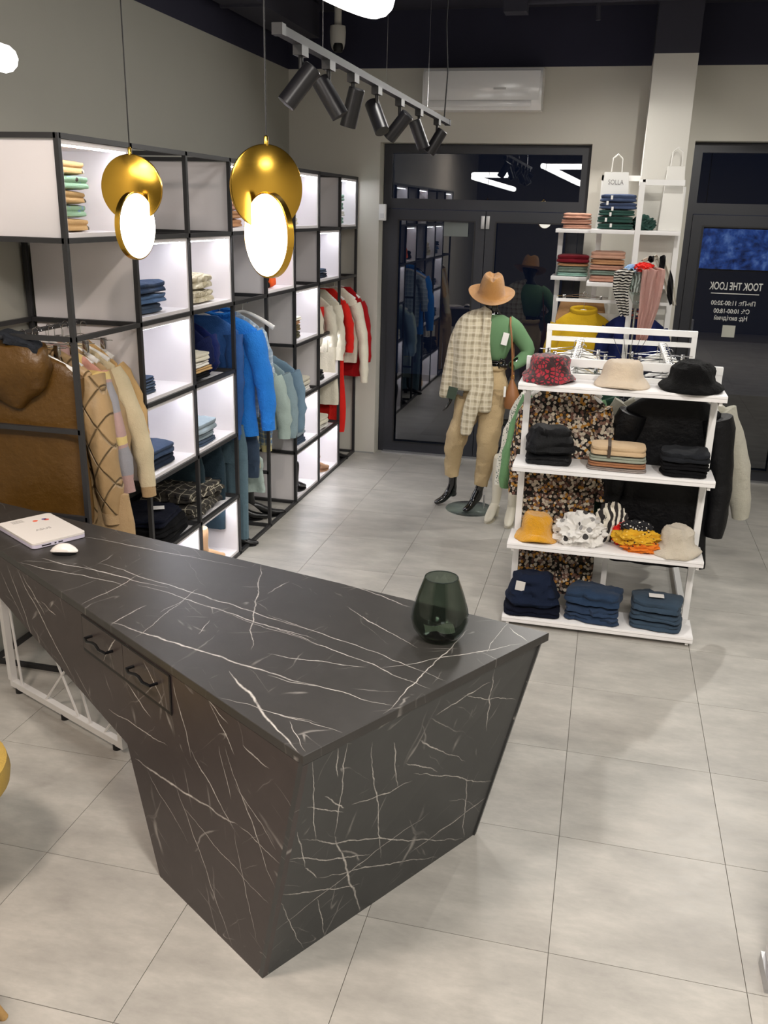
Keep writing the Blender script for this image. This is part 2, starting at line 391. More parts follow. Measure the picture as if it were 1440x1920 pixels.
box('glass_sticker', -.34, -.12, -.026, -.024, 2.03, 2.15, pm('grey_sticker', '#6d7370', .6), d1)
d2 = door_n('door_2', 'dark glass shop door with mirrored opening hours at the right', .568, 2.55, 2.825, 2.27, [1.62])
out = struct(box('floor_outside', -4, 5, 8.6, 13, -.1, -.03, pm('night_paving', '#26262a', .8, var=.2)))
struct(box('trim_3', -2.0, -.3, 8.33, 8.42, 0, .012, hm)); struct(box('trim_4', .6, 2.5, 8.33, 8.42, 0, .012, hm))

# text seen from inside mirrored
def text(name, body, loc, size, mat, parent=None, rot=(PI/2, 0, PI), ext=.0008, label=None, cat=None, bold=0, sx=1):
    cu = bpy.data.curves.new(name, 'FONT'); cu.body = body; cu.size = size; cu.align_x = 'CENTER'; cu.align_y = 'CENTER'; cu.extrude = ext; cu.offset = bold
    t = bpy.data.objects.new(name, cu); C.objects.link(t)
    bpy.context.view_layer.update()
    me = bpy.data.meshes.new_from_object(t.evaluated_get(bpy.context.evaluated_depsgraph_get())); bpy.data.objects.remove(t)
    o = bpy.data.objects.new(name, me); C.objects.link(o); me.materials.clear(); me.materials.append(mat)
    o.location = loc; o.rotation_euler = rot; o.scale = (sx, 1, 1)
    if parent: o.parent = parent
    if label: tag(o, label, cat)
    return o
vinyl = pm('white_vinyl_lettering', '#d2d2cc', .6)
sx0 = 1.559
text('shop_sign_lettering', 'TOOK THE LOOK', (1.048-sx0, -.022, 1.69), .088, vinyl, d2, sx=.60, bold=.0012)
box('lettering_underline', .852-sx0, 1.242-sx0, -.023, -.021, 1.628, 1.635, vinyl, d2)
for s, z, x in (('Пн-Пт: 11:00-20:00', 1.55, 1.045), ('Сб: 10:00-18:00', 1.483, 1.04), ('Нд: вихідний', 1.424, 1.04)):
    text('opening_hours_lettering', s, (x-sx0, -.022, z), .052, vinyl, d2, bold=.0006, sx=.86)
box('glass_sticker', .985-sx0, 1.09-sx0, -.023, -.021, 1.265, 1.365, pm('pale_sticker', '#b9bab0', .6), d2)
# screen behind the right door
def mat_screen():
    m, nt, b = newmat('screen_picture'); v = coord(nt)
    f = noisetex(nt, v, 7, 6, .65); g = noisetex(nt, v, 26, 4, .7)
    r = N(nt, 'ShaderNodeValToRGB'); e = r.color_ramp.elements
    e[0].position = .38; e[0].color = rgba(hexc('#0a1c48')); e[1].position = .68; e[1].color = rgba(hexc('#8fb3f0')); a = e.new(.52); a.color = rgba(hexc('#3a63b4'))
    LK(nt, mathn(nt, 'ADD', mathn(nt, 'MULTIPLY', f, .7), mathn(nt, 'MULTIPLY', g, .3)), r.inputs[0])
    b.inputs['Base Color'].default_value = (0, 0, 0, 1); LK(nt, r.outputs[0], b.inputs['Emission Color']); b.inputs['Emission Strength'].default_value = 1.0; return m
scr = thing('display_screen', 'wide blue glowing advertising screen behind the right door glass', 'screen', (1.35, 8.78, 1.985))
box('screen_panel', -.64, .64, -.012, 0, -.17, .17, mat_screen(), scr); box('screen_housing', -.655, .655, 0, .04, -.185, .185, black_m, scr, .004)
for xx in (-.6, .6): tubeo('cable', [(xx, .02, .18), (xx, .02, 1.6)], .003, black_m, scr)
# alarm sensor
s = thing('alarm_sensor', 'small white alarm sensor beside the top left of the door frame', 'sensor', (-2.02, 8.27, 2.15))
box('sensor_body', -.035, .03, -.035, 0, 0, .14, white_metal, s, .008); box('sensor_lens', -.02, .015, -.037, -.033, .02, .06, pm('milky_plastic', '#cfcfcf', .3), s)
# ---- air conditioner
ac = thing('air_conditioner', 'white wall mounted split air conditioner above the glass door', 'air conditioner', (-1.17, WY, 3.04))
bm = bmesh.new(); prof = [(0, 0), (-.17, 0), (-.205, .05), (-.21, .12), (-.2, .27), (-.17, .315), (0, .32)]
loft(bm, [[Vector((x, p[0], p[1])) for p in prof] for x in (-.49, .49)]); bmesh.ops.bevel(bm, geom=[e for e in bm.edges if e.calc_face_angle(0) > 1.2], offset=.01, segments=2, affect='EDGES', profile=.5)
acm = pm('ac_white_plastic', '#f2f2f2', .15, 0, .6); link('casing', bm, acm, ac)
box('front_panel', -.47, .47, -.216, -.205, .07, .29, acm, ac, .004); box('louvre', -.44, .41, -.222, -.212, .02, .065, acm, ac, .003)
box('display_window', .1, .2, -.218, -.215, .15, .165, pm('ac_display', '#c8c8c8', .2), ac)
# ---- security camera
cc = thing('security_camera', 'white dome security camera under the dark ceiling band', 'camera', (-2.3, 7.75, 3.46))
latheo('camera_housing', [(.0, .16), (.06, .16), (.064, .12), (.06, .04), (.05, .0), (.035, -.02), (0, -.03)], pm('camera_white', '#c9c7c0', .4), cc, 24)
latheo('camera_eye', [(0, -.035), (.035, -.03), (.042, 0), (.038, .03)], black_m, cc, 20, (0.01, -.025, 0)); tubeo('stem', [(0, 0, .15), (0, 0, .36)], .03, pm('camera_white', '#c9c7c0'), cc)
# wall pipes behind the rack
hp = thing('heating_pipes', 'pair of white vertical pipes on the wall behind the coats', 'pipe', (WX+.03, 4.33, 0))
for dy in (0, .05): tubeo('pipe', [(0, dy, 0), (0, dy, 2.09)], .011, white_metal, hp)

# ------------------------------------------------------------ the sales counter
TOPZ, TH = .885, .03
T_ = [(-.657, 1.942), (-.085, 2.87), (-2.75, 3.562), (-2.75, 3.284)]
TOPV = [(-1.059,2.741,-.358,2.444),(-1.027,2.654,-.397,2.38),(-.903,2.326,-.496,2.258),(-.83,2.133,-.586,2.074),(-2.097,3.247,-1.284,3.113),(-1.881,3.003,-.834,2.647),(-1.614,2.849,-.814,2.584),(-2.169,2.914,-1.635,2.82),(-1.708,2.62,-1.642,2.955),(-1.556,2.523,-.723,2.297),(-1.401,2.436,-1.393,2.766),(-.508,2.208,-.351,2.821),(-.273,2.668,-.232,2.908),(-.222,2.877,-.149,2.782),(-.99,2.16,-.662,2.103),(-1.023,2.318,-.675,1.953),(-1.007,2.461,-1.251,3.173),(-1.54,2.509,-1.492,2.685),(-.583,2.46,-.161,2.763),(-.915,3.099,-.58,2.94),(-.951,2.454,-.621,2.45),(-.818,2.878,-.5,2.632),(-1.12,2.903,-1.079,3.039),(-1.417,2.639,-1.375,2.877),(-1.217,2.516,-1.232,2.638),(-2.115,2.982,-1.484,2.844),(-.744,2.1,-.662,1.964),(-1.213,2.71,-.804,2.554)]
RFV = [(.036,.874,.109,.519),(.16,.878,.2,.5),(.2,.5,.409,.009),(.266,.828,.455,.223),(.017,.212,.663,.317),(.244,.594,.521,.529),(.046,.565,.926,.017),(.025,.614,.09,.434),(.09,.434,.157,.344),(.157,.344,.794,.014),(.012,.369,.375,.156),(.171,.23,.254,.003),(.01,.344,.16,.01),(.372,.777,.449,.548),(.51,.712,.678,.562),(.52,.565,1.023,.254),(.926,.017,.84,.39),(.463,.646,.651,.504),(.127,.874,.153,.748),(.016,.512,.395,.278),(.603,.146,1.014,.19),(.491,.725,.792,.465),(.555,.793,.818,.813),(.879,.56,.814,.864),(.673,.815,1.016,.648),(.108,.705,.213,.604),(.048,.704,.216,.588)]
LFV = [(.727,.414,.103,.494),(.103,.494,-.111,.486),(.656,.419,.392,.257),(.361,.644,.131,.469),(.131,.469,.025,.116),(.482,.487,.154,.003),(.171,.736,-.072,.381),(.198,.723,.14,.565),(.077,.782,-.058,.773),(.428,.388,-.045,.299),(1.56,.841,1.382,.731),(1.41,.782,1.277,.768),(1.622,.85,1.173,.54),(1.711,.842,1.485,.539),(.896,.531,.501,.577),(.442,.836,.353,.609),(.295,.876,.147,.816),(1.161,.6,1.019,.504),(.746,.701,.592,.643),(.237,.849,.118,.726),(.123,.637,-.075,.518),(1.794,.787,1.593,.617)]
ct = thing('sales_counter', 'angular dark marble patterned sales counter with white veins', 'counter', (0, 0, 0))
bm = bmesh.new()
vb = [bm.verts.new((x, y, TOPZ-TH)) for x, y in T_]; vt = [bm.verts.new((x, y, TOPZ)) for x, y in T_]
bm.faces.new(vb[::-1]); bm.faces.new(vt)
for i in range(4): j = (i+1) % 4; bm.faces.new((vb[i], vb[j], vt[j], vt[i]))
bmesh.ops.bevel(bm, geom=bm.edges[:], offset=.0015, segments=1, affect='EDGES', profile=.5)
link('worktop', bm, mat_marble('marble_laminate_top', TOPV, (0, 1)), ct, smooth=False)
# body: long left side in the plane through P0 with direction UL; right end leans outward
P0 = Vector((-.827, 2.046, 0)); UL = Vector((-.8407, .5415, 0)); UR = Vector((.5295, .8483, 0)); NL = Vector((-.5415, -.8407, 0))
def side(u, z): return P0+UL*u+Vector((0, 0, z))
zb = TOPZ-TH
topn = Vector((-.657, 1.942, zb)); lean = (topn-Vector((P0.x, P0.y, 0)))
lean *= 1; tip = Vector((-.105, 2.858, zb))
inn = [side(2.25, .73), side(.775, .454), side(.602, 0), Vector(P0), topn, side(2.25, zb)]
# left side panel (front), its back twin, and the skins between them: one closed shell
def backpt(p):     # matching point on the far side
    t = {0: Vector((-2.73, 3.545, .73)), 1: Vector((-1.30, 3.16, .454)), 2: Vector((-.98, 3.03, 0)), 3: Vector((-.291, 2.904, 0)), 4: tip, 5: Vector((-2.73, 3.545, zb))}
    return t[p]
inn2 = [backpt(i) for i in range(6)]
def face_obj(name, pts, mat, origin, xa, parent=ct, thick=.018, inward=None):
    """a panel whose local x runs along xa and local y points up the panel, so veins follow the panel"""
    pts = [Vector(p) for p in pts]
    xa = Vector(xa).normalized(); n = (pts[1]-pts[0]).cross(pts[2]-pts[1]).normalized(); ya = n.cross(xa).normalized()
    if ya.z < 0: ya = -ya; 
    za = xa.cross(ya)
    M = Matrix((xa, ya, za)).transposed(); Mi = M.inverted(); o0 = Vector(origin)
    loc = [Mi @ (p-o0) for p in pts]
    ind = (Mi @ (Vector(inward)-o0)).z if inward is not None else -1
    dz = thick if ind > 0 else -thick
    bm = bmesh.new(); a = [bm.verts.new(p) for p in loc]; b = [bm.verts.new((p.x, p.y, p.z+dz)) for p in loc]
    bm.faces.new(a); bm.faces.new(b[::-1])
    for i in range(len(a)): j = (i+1) % len(a); bm.faces.new((a[i], b[i], b[j], a[j]))
    o = link(name, bm, mat, parent, smooth=False); m4 = M.to_4x4(); m4.translation = o0; o.matrix_basis = m4; return o
mL = mat_marble('marble_laminate_side', [(-0+u1, z1, u2, z2) for u1, z1, u2, z2 in LFV], (0, 1), '#3a3231')
mR = mat_marble('marble_laminate_end', RFV, (0, 1), '#343535')
cen = Vector((-.9, 2.6, .4))
face_obj('side_panel', inn, mL, P0, UL, inward=cen)
face_obj('end_panel', [P0, Vector((-.291, 2.904, 0)), tip, topn], mR, P0, UR, inward=cen)
face_obj('back_panel', inn2[::-1], mR, inn2[3], Vector((-1, .25, 0)), inward=cen)
face_obj('underside_panel', [inn[0], inn[1], inn2[1], inn2[0]], mL, inn[0], UL, inward=Vector((-2, 3, .8)))
face_obj('leg_panel', [inn[1], inn[2], inn2[2], inn2[1]], mR, inn[2], UR, inward=cen)
# drawers on the long side
rz = math.atan2(UL.y, UL.x)
dr = bpy.data.objects.new('drawer_block', None); C.objects.link(dr); dr.parent = ct; dr.location = P0; dr.rotation_euler = (0, 0, rz)
# local x along UL, local y outward = (-UL.y, UL.x) rotated: outward is +y when NL matches
oy = 1 if Vector((-UL.y, UL.x, 0)).dot(NL) > 0 else -1
bm = bmesh.new()
u0_, u1_, z0_, z1_ = .455, 1.052, .715, .853
for a in ((u0_, u0_+.006, z0_, z1_), (u1_-.006, u1_, z0_, z1_), (u0_, u1_, z0_-.004, z0_+.008), (u0_, u1_, z1_-.006, z1_), ((u0_+u1_)/2-.0015, (u0_+u1_)/2+.0015, z0_, z1_)):
    bx(bm, a[0], a[1], min(0, oy*.002), max(0, oy*.002), a[2], a[3])
link('drawer_gap', bm, black_m, dr, smooth=False)
dm = mat_marble('marble_laminate_drawer', [(.5, .75, .62, .84), (.9, .73, .8, .85)], (0, 2), '#3d3634')
for a, b in ((u0_+.006, (u0_+u1_)/2-.0015), ((u0_+u1_)/2+.0015, u1_-.006)):
    box('drawer', a, b, min(0, oy*.003), max(0, oy*.003), z0_+.008, z1_-.006, dm, dr)
    c = (a+b)/2; hw = .075; L = [(-hw, .001), (-hw, .028), (-hw*.55, .034), (-.01, .03), (.012, .03), (hw*.6, .036), (hw, .028), (hw, .001)]
    tubeo('drawer_handle', [(c+q[0], oy*(.002+q[1]), .795+(.006 if i in (3, 4) else 0)) for i, q in enumerate(L)], .0055, pm('black_handle_metal', '#1a1a1c', .25, .6), dr, 8)

# white wire trestle under the counter
tr = thing('trestle_leg', 'white metal trestle leg with lattice wires under the counter', 'table leg', (-2.608, 3.371, 0), math.atan2(-.339, .763))
bm = bmesh.new(); bar(bm, (0, 0, .04), (.86, 0, .04), .03); link('bottom_rail', bm, white_metal, tr, False)
for x, t in ((0, .62), (.845, .4)):
    bm = bmesh.new(); bar(bm, (x, 0, .055), (x-.02*(x == 0), 0, t), .03); link('post', bm, white_metal, tr, False)
for a, b, t in ((.08, .02, .66), (.53, .2, .62), (.62, .44, .56), (.28, .66, .5), (.72, .84, .2)): tubeo('lattice_wire', [(a, 0, .05), (b, 0, t)], .006, white_metal, tr, 6)
for x in (.05, .42, .8): latheo('foot', [(.018, 0), (.018, .027)], black_m, tr, 16, (x, 0, 0))

# ------------------------------------------------------------ things on the counter
lt = thing('laptop', 'closed white laptop on the left end of the dark counter', 'laptop', (-2.27, 3.23, TOPZ), -.545)
lw, ldp = .34, .235
white_pl = pm('glossy_white_plastic', '#e2dcd6', .25, 0, .5)
bm = bmesh.new(); bx(bm, -lw/2, lw/2, -ldp/2, ldp/2, .003, .017); bmesh.ops.bevel(bm, geom=[e for e in bm.edges if abs(e.verts[0].co.z-e.verts[1].co.z) > .01], offset=.018, segments=5, affect='EDGES', profile=.5); link('base', bm, pm('laptop_base_lilac', '#c9c3d4', .4), lt)
bm = bmesh.new(); bx(bm, -lw/2, lw/2, -ldp/2, ldp/2, .018, .026); bmesh.ops.bevel(bm, geom=[e for e in bm.edges if abs(e.verts[0].co.z-e.verts[1].co.z) > .005], offset=.018, segments=5, affect='EDGES', profile=.5); link('lid', bm, white_pl, lt)
for k, (a, b) in enumerate(((-.02, .02), (.035, .043), (.052, .072))): box('port', lw/2-.0005, lw/2+.0008, a-.06, b-.06, .008, .013, black_m, lt)
text('lid_lettering', 'ASUS', (.02, 0, .0262), .03, pm('grey_print', '#77736f', .5), lt, rot=(0, 0, PI/2), ext=.0001)
for (x, y, c) in ((-.10, .02, '#e2674a'), (-.10, .06, '#7a6a9c'), (-.088, .066, '#d8645a')): latheo('sticker', [(.011, .0261), (.011, .0265)], pm('sticker'+c, c, .5), lt, 20, (x, y, 0))
for k in range(5): box('sticker_print', -.15+k*.008, -.148+k*.008, -.07, -.02, .0261, .0263, pm('grey_print', '#77736f'), lt)
ms = thing('computer_mouse', 'white wireless computer mouse beside the laptop', 'mouse', (-2.045, 3.045, TOPZ), .25)
bm = bmesh.new(); lathe(bm, [(.001, .03), (.2, .029), (.5, .026), (.8, .018), (1, .008), (.98, .004)], 28, fn=lambda p, a, r, z: Vector((math.cos(a)*r*.056, math.sin(a)*r*.031, z*1.05+.009*(1-(math.cos(a)*r)**2)+.005))); link('shell', bm, white_pl, ms)
bm = bmesh.new(); lathe(bm, [(.5, 0), (.82, .0), (.93, .008), (.93, .016)], 28, fn=lambda p, a, r, z: Vector((math.cos(a)*r*.056, math.sin(a)*r*.031, z))); link('base', bm, black_m, ms)
vz = thing('glass_vase', 'smoked grey glass vase on the right end of the counter', 'vase', (-.442, 2.728, TOPZ))
vprof = [(.0, 0), (.048, .0), (.068, .012), (.089, .042), (.097, .075), (.093, .105), (.078, .155), (.056, .218)]
latheo('vessel', vprof+[(.053, .218), (.075, .155), (.089, .105), (.093, .075), (.085, .045), (.064, .018), (.046, .01), (0, .01)], smoke_m, vz, 48)
tubeo('rim', [(.0545*math.cos(a*PI/16), .0545*math.sin(a*PI/16), .218) for a in range(32)], .0018, pm('dark_glass_rim', '#26302c', .1), vz, 6, True)
bm = bmesh.new()
for i in range(9):
    for j in range(6):
        x = -.05+i*.0125; y = -.03+j*.012; bm.verts.new((x, y, .028+.006*math.sin(i*.8+j*.5)+.004*nz((x, y, 0), 60)))
bm.verts.ensure_lookup_table()
for i in range(8):
    for j in range(5): bm.faces.new([bm.verts[k] for k in (i*6+j, i*6+j+1, i*6+j+7, i*6+j+6)])
bmesh.ops.solidify(bm, geom=bm.faces[:], thickness=.001)
rc = link('paper_receipt', bm, wavy('printed_paper', '#d9dccd', '#c6c9bb', 60, dist=4)); rc.location = (-.442, 2.728, TOPZ+.004); rc.rotation_euler = (0, 0, .3); tag(rc, 'crumpled paper receipt lying inside the smoked glass vase', 'receipt')

# ------------------------------------------------------------ pendants, ring lamps, track
def pendant(label, loc, rg, rl, lz, dv, R=.125):
    """gold disc with a lit disc in front of it; rg, rl = headings of the two discs"""
    t = thing('disc_pendant_lamp', label, 'lamp', loc, 0, 'gold disc pendants over the counter')
    def disc(name, c, r, th, heading, mat, par):
        bm = bmesh.new(); lathe(bm, [(0, -th/2), (r-.003, -th/2), (r, -th/2+.002), (r, th/2-.002), (r-.003, th/2), (0, th/2)], 64)
        o = link(name, bm, mat, par); o.rotation_euler = (PI/2, 0, heading); o.location = c; return o
    disc('gold_disc', (0, 0, 0), R, .012, rg, gold_m, t)
    c = Vector(dv)+Vector((0, 0, lz))
    g = disc('lit_disc_casing', c, R, .022, rl, gold_m, t)
    nrm = Vector((math.sin(rl), -math.cos(rl), 0))
    disc('diffuser', c+nrm*.0085, R-.005, .008, rl, gold_glow, t); disc('diffuser', c-nrm*.0085, R-.005, .008, rl, gold_glow, t)
    tubeo('joint_pin', [(0, 0, lz*.6), c+Vector((0, 0, -lz*.15))], .006, gold_m, t)
    latheo('cord_cap', [(.007, R-.005), (.007, R+.02), (.004, R+.024)], gold_m, t, 14); tubeo('cord', [(0, 0, R+.02), (0, 0, CEIL-loc[2])], .0025, black_m, t, 6)
    latheo('ceiling_rose', [(.05, CEIL-loc[2]-.02), (.05, CEIL-loc[2]-.001)], black_m, t, 24)
    return t
pendant('nearer gold disc pendant lamp, right hand of the two over the counter', (-1.052, 2.79, 2.297), D2R(50), D2R(-37), -.138, (.035, -.085, 0))
pendant('farther gold disc pendant lamp in front of the lit shirt cube', (-1.80, 3.33, 2.296), D2R(4), D2R(85), -.135, (.05, -.08, 0), .122)

def ringlamp(label, loc, rz, dip):
    t = thing('ring_pendant_lamp', label, 'lamp', loc, rz, 'stacked glowing ring lamps')
    def stad(z, tilt, L=.32, W=.12):
        pts = []
        for k in range(40):
            a = 2*PI*k/40; x = (L-W)*(1 if math.cos(a) > 0 else -1)*min(1, abs(math.cos(a))*3)+W*math.cos(a); y = W*math.sin(a)
            pts.append((x, y, z+tilt*x))
        return pts
    for z, tl in ((.0, dip), (.12, 0)): tubeo('glowing_ring', stad(z, tl), .034, lamp_glow, t, 12, True)
    for x in (-.28, .28): tubeo('suspension_wire', [(x, 0, .13), (x, 0, CEIL-loc[2])], .0012, chrome, t, 5)
    return t
ringlamp('white glowing ring lamp cut off by the left edge of the picture', (-1.875, 2.2, 2.665), .1, -.25)
ringlamp('white glowing ring lamp at the top edge above the spot track', (-.85, 2.05, 2.805), .25, -.42)

tk = thing('spotlight_track', 'black spotlight track hanging from the ceiling above the aisle', 'track', (-1.22, 0, 2.835))
bm = bmesh.new(); bar(bm, (0, 3.38, 0), (0, 6.85, 0), .036, .03); link('track_rail', bm, pm('track_grey', '#1f1f23', .6), tk, False)
for y in (3.38, 6.85): box('end_cap', -.02, .02, y-.02, y+.02, -.018, .02, black_m, tk)
for y in (3.9, 5.0, 6.1): tubeo('suspension_wire', [(0, y, .015), (0, y, CEIL-2.835)], .0015, chrome, tk, 5)
tubeo('power_cable', [(0, 6.7, .015), (.012, 6.7, .3), (-.01, 6.7, .6), (0, 6.7, CEIL-2.835)], .005, pm('track_grey', '#1f1f23'), tk, 6)
SP = [(3.62, (-.55, -.25, -.75)), (3.98, (.5, .1, -.8)), (4.36, (-.28, .1, -.95)), (4.80, (.42, -.35, -.8)), (5.32, (-.62, .1, -.7)), (5.85, (.36, .1, -.9)), (6.45, (-.5, -.1, -.85))]
for i, (y, d) in enumerate(SP):
    o_ = ('first', 'second', 'third', 'fourth', 'fifth', 'sixth', 'seventh')[i]
    t = thing('track_spotlight', f'black cylindrical spotlight, {o_} from the near end of the track', 'spotlight', (-1.22, y, 2.82), 0, 'spotlights on the track')
    bm = bmesh.new(); bx(bm, -.018, .018, -.04, .04, -.035, 0); link('adapter', bm, black_m, t, False); tubeo('stem', [(0, 0, -.035), (0, 0, -.085)], .009, black_m, t)
    d = Vector(d).normalized(); c = Vector((0, 0, -.13)); a = c-d*.075; b = c+d*.095
    bm = bmesh.new(); tube(bm, [a, a+d*.004, b-d*.002, b, b-d*.002, b-d*.02], [.034, .0375, .0375, .036, .031, .028], 24); link('housing', bm, pm('spot_black', '#1e1e22', .35), t)
    bm = bmesh.new(); tube(bm, [b-d*.016, b-d*.012], .0285, 20); link('lens', bm, pm('spot_lens_glow', '#ffffff', .3, emit=(1, .96, .9), es=4), t)
    spot(Vector((-1.22, y, 2.82))+b+d*.01, Vector((-1.22, y, 2.82))+b+d, 16, NEUT, 55, .02)

# ------------------------------------------------------------ left display rack with lit cubes
RX, RB = -2.263, -2.87           # front and rear plane of the frame
PY = [3.585, 4.18, 4.775, 5.37, 5.955, 6.54, 7.13, 7.72, 8.245]
PZ = [2.5, 2.083, 1.667, 1.25, .833, .417, .012]
S = .022
rack = thing('display_rack', 'long black steel grid rack along the left wall holding white cubes', 'rack', (RX, PY[0], 0))
def rbar(a, b, nm='frame_bar', s=S):
    bm = bmesh.new(); o = Vector((RX, PY[0], 0)); bar(bm, Vector(a)-o, Vector(b)-o, s); link(nm, bm, black_steel, rack, False)
for y in PY:
    rbar((RX, y, 0), (RX, y, 2.51), 'post'); rbar((RB, y, 0), (RB, y, 2.51), 'post')
ROWS = {0: range(8), 1: range(8), 2: range(8), 3: (1, 2, 5, 6), 4: (1, 2, 5, 6), 5: (1, 2, 5, 6), 6: range(8)}
for k, cols in ROWS.items():
    z = PZ[k]; cols = list(cols); run = None
    for c in cols:
        if c-1 not in cols: a = c
        if c+1 not in cols:
            rbar((RX, PY[a], z), (RX, PY[c+1], z)); rbar((RB, PY[a], z), (RB, PY[c+1], z))
    for j, y in enumerate(PY):
        if j in cols or j-1 in cols or j == 0: rbar((RX, y, z), (RB, y, z), 'side_bar')
for y, z in ((PY[4], 1.25), (PY[4], .417), (PY[8], 1.25)): rbar((RX, y, z), (RB, y, z), 'side_bar')
box_mL = pm('white_cube_laminate', '#e6e2e4', .5, 0, .3)
ROWN = ['top row', 'second row', 'third row', 'fourth row', 'fifth row', 'bottom row']
COLN = ['first', 'second', 'third', 'fourth', 'fifth', 'sixth', 'seventh', 'last']
LIT = [(0, 0), (3, 0), (5, 0), (7, 0), (1, 1), (2, 1), (4, 1), (6, 1), (1, 2), (5, 2), (1, 3), (2, 3), (6, 3), (5, 4), (1, 5), (2, 5), (5, 5), (6, 5)]
def cell(c, r): return PY[c]+S/2, PY[c+1]-S/2, PZ[r+1]+S/2, PZ[r]-S/2
for c, r in LIT:
    y0, y1, z0, z1 = cell(c, r); cy = (y0+y1)/2; W_ = (y1-y0)/2-.001; H_ = z1-z0-.003; D = .585
    t = thing('lit_display_cube', f'white backlit cube in the {ROWN[r]} of the rack, {COLN[c]} column from the near end', 'display cube', (RX, cy, z0+.001), 0, 'lit cubes in the black rack')
    th = .018
    box('bottom_panel', -D, 0, -W_, W_, 0, th, box_mL, t); box('top_panel', -D, 0, -W_, W_, H_-th, H_, box_mL, t)
    box('side_panel', -D, 0, -W_, -W_+th, th, H_-th, box_mL, t); box('side_panel', -D, 0, W_-th, W_, th, H_-th, box_mL, t)
    box('back_panel', -D, -D+.008, -W_+th, W_-th, th, H_-th, box_mL, t)
    box('led_strip', -.035, -.022, -W_+.03, W_-.03, H_-th-.006, H_-th-.001, led_m, t)
    box('led_strip', -D+.012, -D+.02, -W_+.03, W_-.03, H_-th-.006, H_-th-.001, led_m, t)

# ------------------------------------------------------------ garment builders
def folded(name, mat, w, d, h, loc, rz=0, layers=2, seed=0, amp=.006, taper=.04):
    """folded garment: rounded slab with fold grooves on its sides. w along local x, d along local y, z up from the base"""
    bm = bmesh.new(); bmesh.ops.create_cube(bm, size=2); bmesh.ops.subdivide_edges(bm, edges=bm.edges[:], cuts=9, use_grid_fill=True)
    for v in bm.verts:
        x, y, z = v.co
        q = (abs(x)**6+abs(y)**6)**(1/6); q = max(q, 1e-6); m = max(abs(x), abs(y)); sx, sy = x*m/q*1.0, y*m/q*1.0
        edge = max(abs(x), abs(y))
        zz = z*(1-.28*max(0, edge-.75)/.25*abs(z))      # round the rim
        side_ = max(0, (edge-.8)/.2)
        gro = side_*(.06*abs(math.sin((zz+1)*PI/2*layers))**.6-.06)
        rad = 1+gro-taper*(zz+1)/2
        p = Vector((sx*w/2*rad, sy*d/2*rad, (zz+1)*h/2))
        n_ = nz(p, 9, seed*3.7); n2 = nz(p, 26, seed*1.3)
        p.x += n_*amp*1.6; p.y += n2*amp*1.4
        if z > -.9: p.z += (n_*.8+n2*.35)*amp*(zz+1)/2
        p.z = max(p.z, .0); v.co = p
    o = link(name, bm, mat); o.location = loc; o.rotation_euler = (0, 0, rz); return o
ORD = ['bottom', 'second from the bottom', 'third from the bottom', 'fourth from the bottom', 'fifth from the bottom', 'sixth from the bottom']
def stack(items, x, y, z, w, d, place, group=None, rz=0, jit=.008, seed=0, amp=.006):
    """items from bottom to top: (name, mat, height, description)"""
    n = len(items)
    for i, it in enumerate(items):
        nm, m, h, desc = it[:4]
        pos = 'topmost' if i == n-1 else ORD[i].replace(' from the bottom', ' up')
        lab = f'{desc}, {pos} {place}' if n > 1 else f'{desc} {place}'
        r = random.Random(seed*17+i)
        o = folded(nm, m, w*r.uniform(.94, 1.03), d*r.uniform(.94, 1.03), h, (x+r.uniform(-jit, jit), y+r.uniform(-jit, jit), z), rz+r.uniform(-.05, .05), 2, seed*7+i, amp)
        tag(o, lab, {'folded_jeans': 'jeans', 'folded_sweater': 'sweater', 'folded_shirt': 'shirt', 'folded_scarf': 'scarf', 'knit_cap': 'hat', 'folded_trousers': 'trousers'}.get(nm, 'garment'), group); z += h+.0012
    return z
jean_d = cloth('dark_denim', '#1a2434', 90); jean_m = cloth('mid_denim', '#3d4c60', 90, var=.35); jean_l = cloth('light_denim', '#87949c', 90); jean_b = cloth('blue_denim', '#2a3a52', 90, var=.3)
cream = cloth('cream_knit', '#d9d3c2', 60); white_c = cloth('white_cotton', '#e2dfd8', 50); sand = cloth('sand_jersey', '#c3a06d', 60); mint = cloth('mint_jersey', '#9dbda0', 60)
mintk = cloth('mint_knit', '#8fb3a6', 60); olive = cloth('olive_jersey', '#6b5c3c', 60); olive_d = cloth('dark_olive', '#4a4630', 60); tan_c = cloth('tan_jersey', '#b98a63', 60)
black_c = cloth('black_cotton', '#0a0a0d', 60); navy_c = cloth('navy_cotton', '#0b0f1e', 60); char = cloth('charcoal_cotton', '#1c1e22', 60)
orange_c = cloth('orange_fabric', '#e0571f', 50); mustard = cloth('mustard_wool', '#d99e1b', 50); camel = cloth('camel_cotton', '#a98f6b', 50); beige = cloth('beige_cotton', '#c6b899', 50)
rose = cloth('dusty_rose', '#b98a76', 50); green_c = cloth('sage_green_rib', '#6f9a6c', 40); dgreen = cloth('dark_green_cotton', '#2d4a3c', 50); wine = cloth('wine_red_knit', '#6d1722', 60)
print_tan = spots('floral_sand', '#c09c68', ['#c09c68', '#efe8d8', '#c09c68', '#4a4640', '#c09c68'], 26, .3); print_mint = spots('floral_mint', '#94b89a', ['#94b89a', '#efe8d8', '#8aa7c4', '#94b89a', '#4a4640'], 26, .3)
cable = wavy('cable_knit', '#c9c1ab', '#b3a98f', 16, dist=6, bumpit=True, nd=.02)
rough_denim = cloth('ripped_denim', '#4a6385', 50, var=.5)

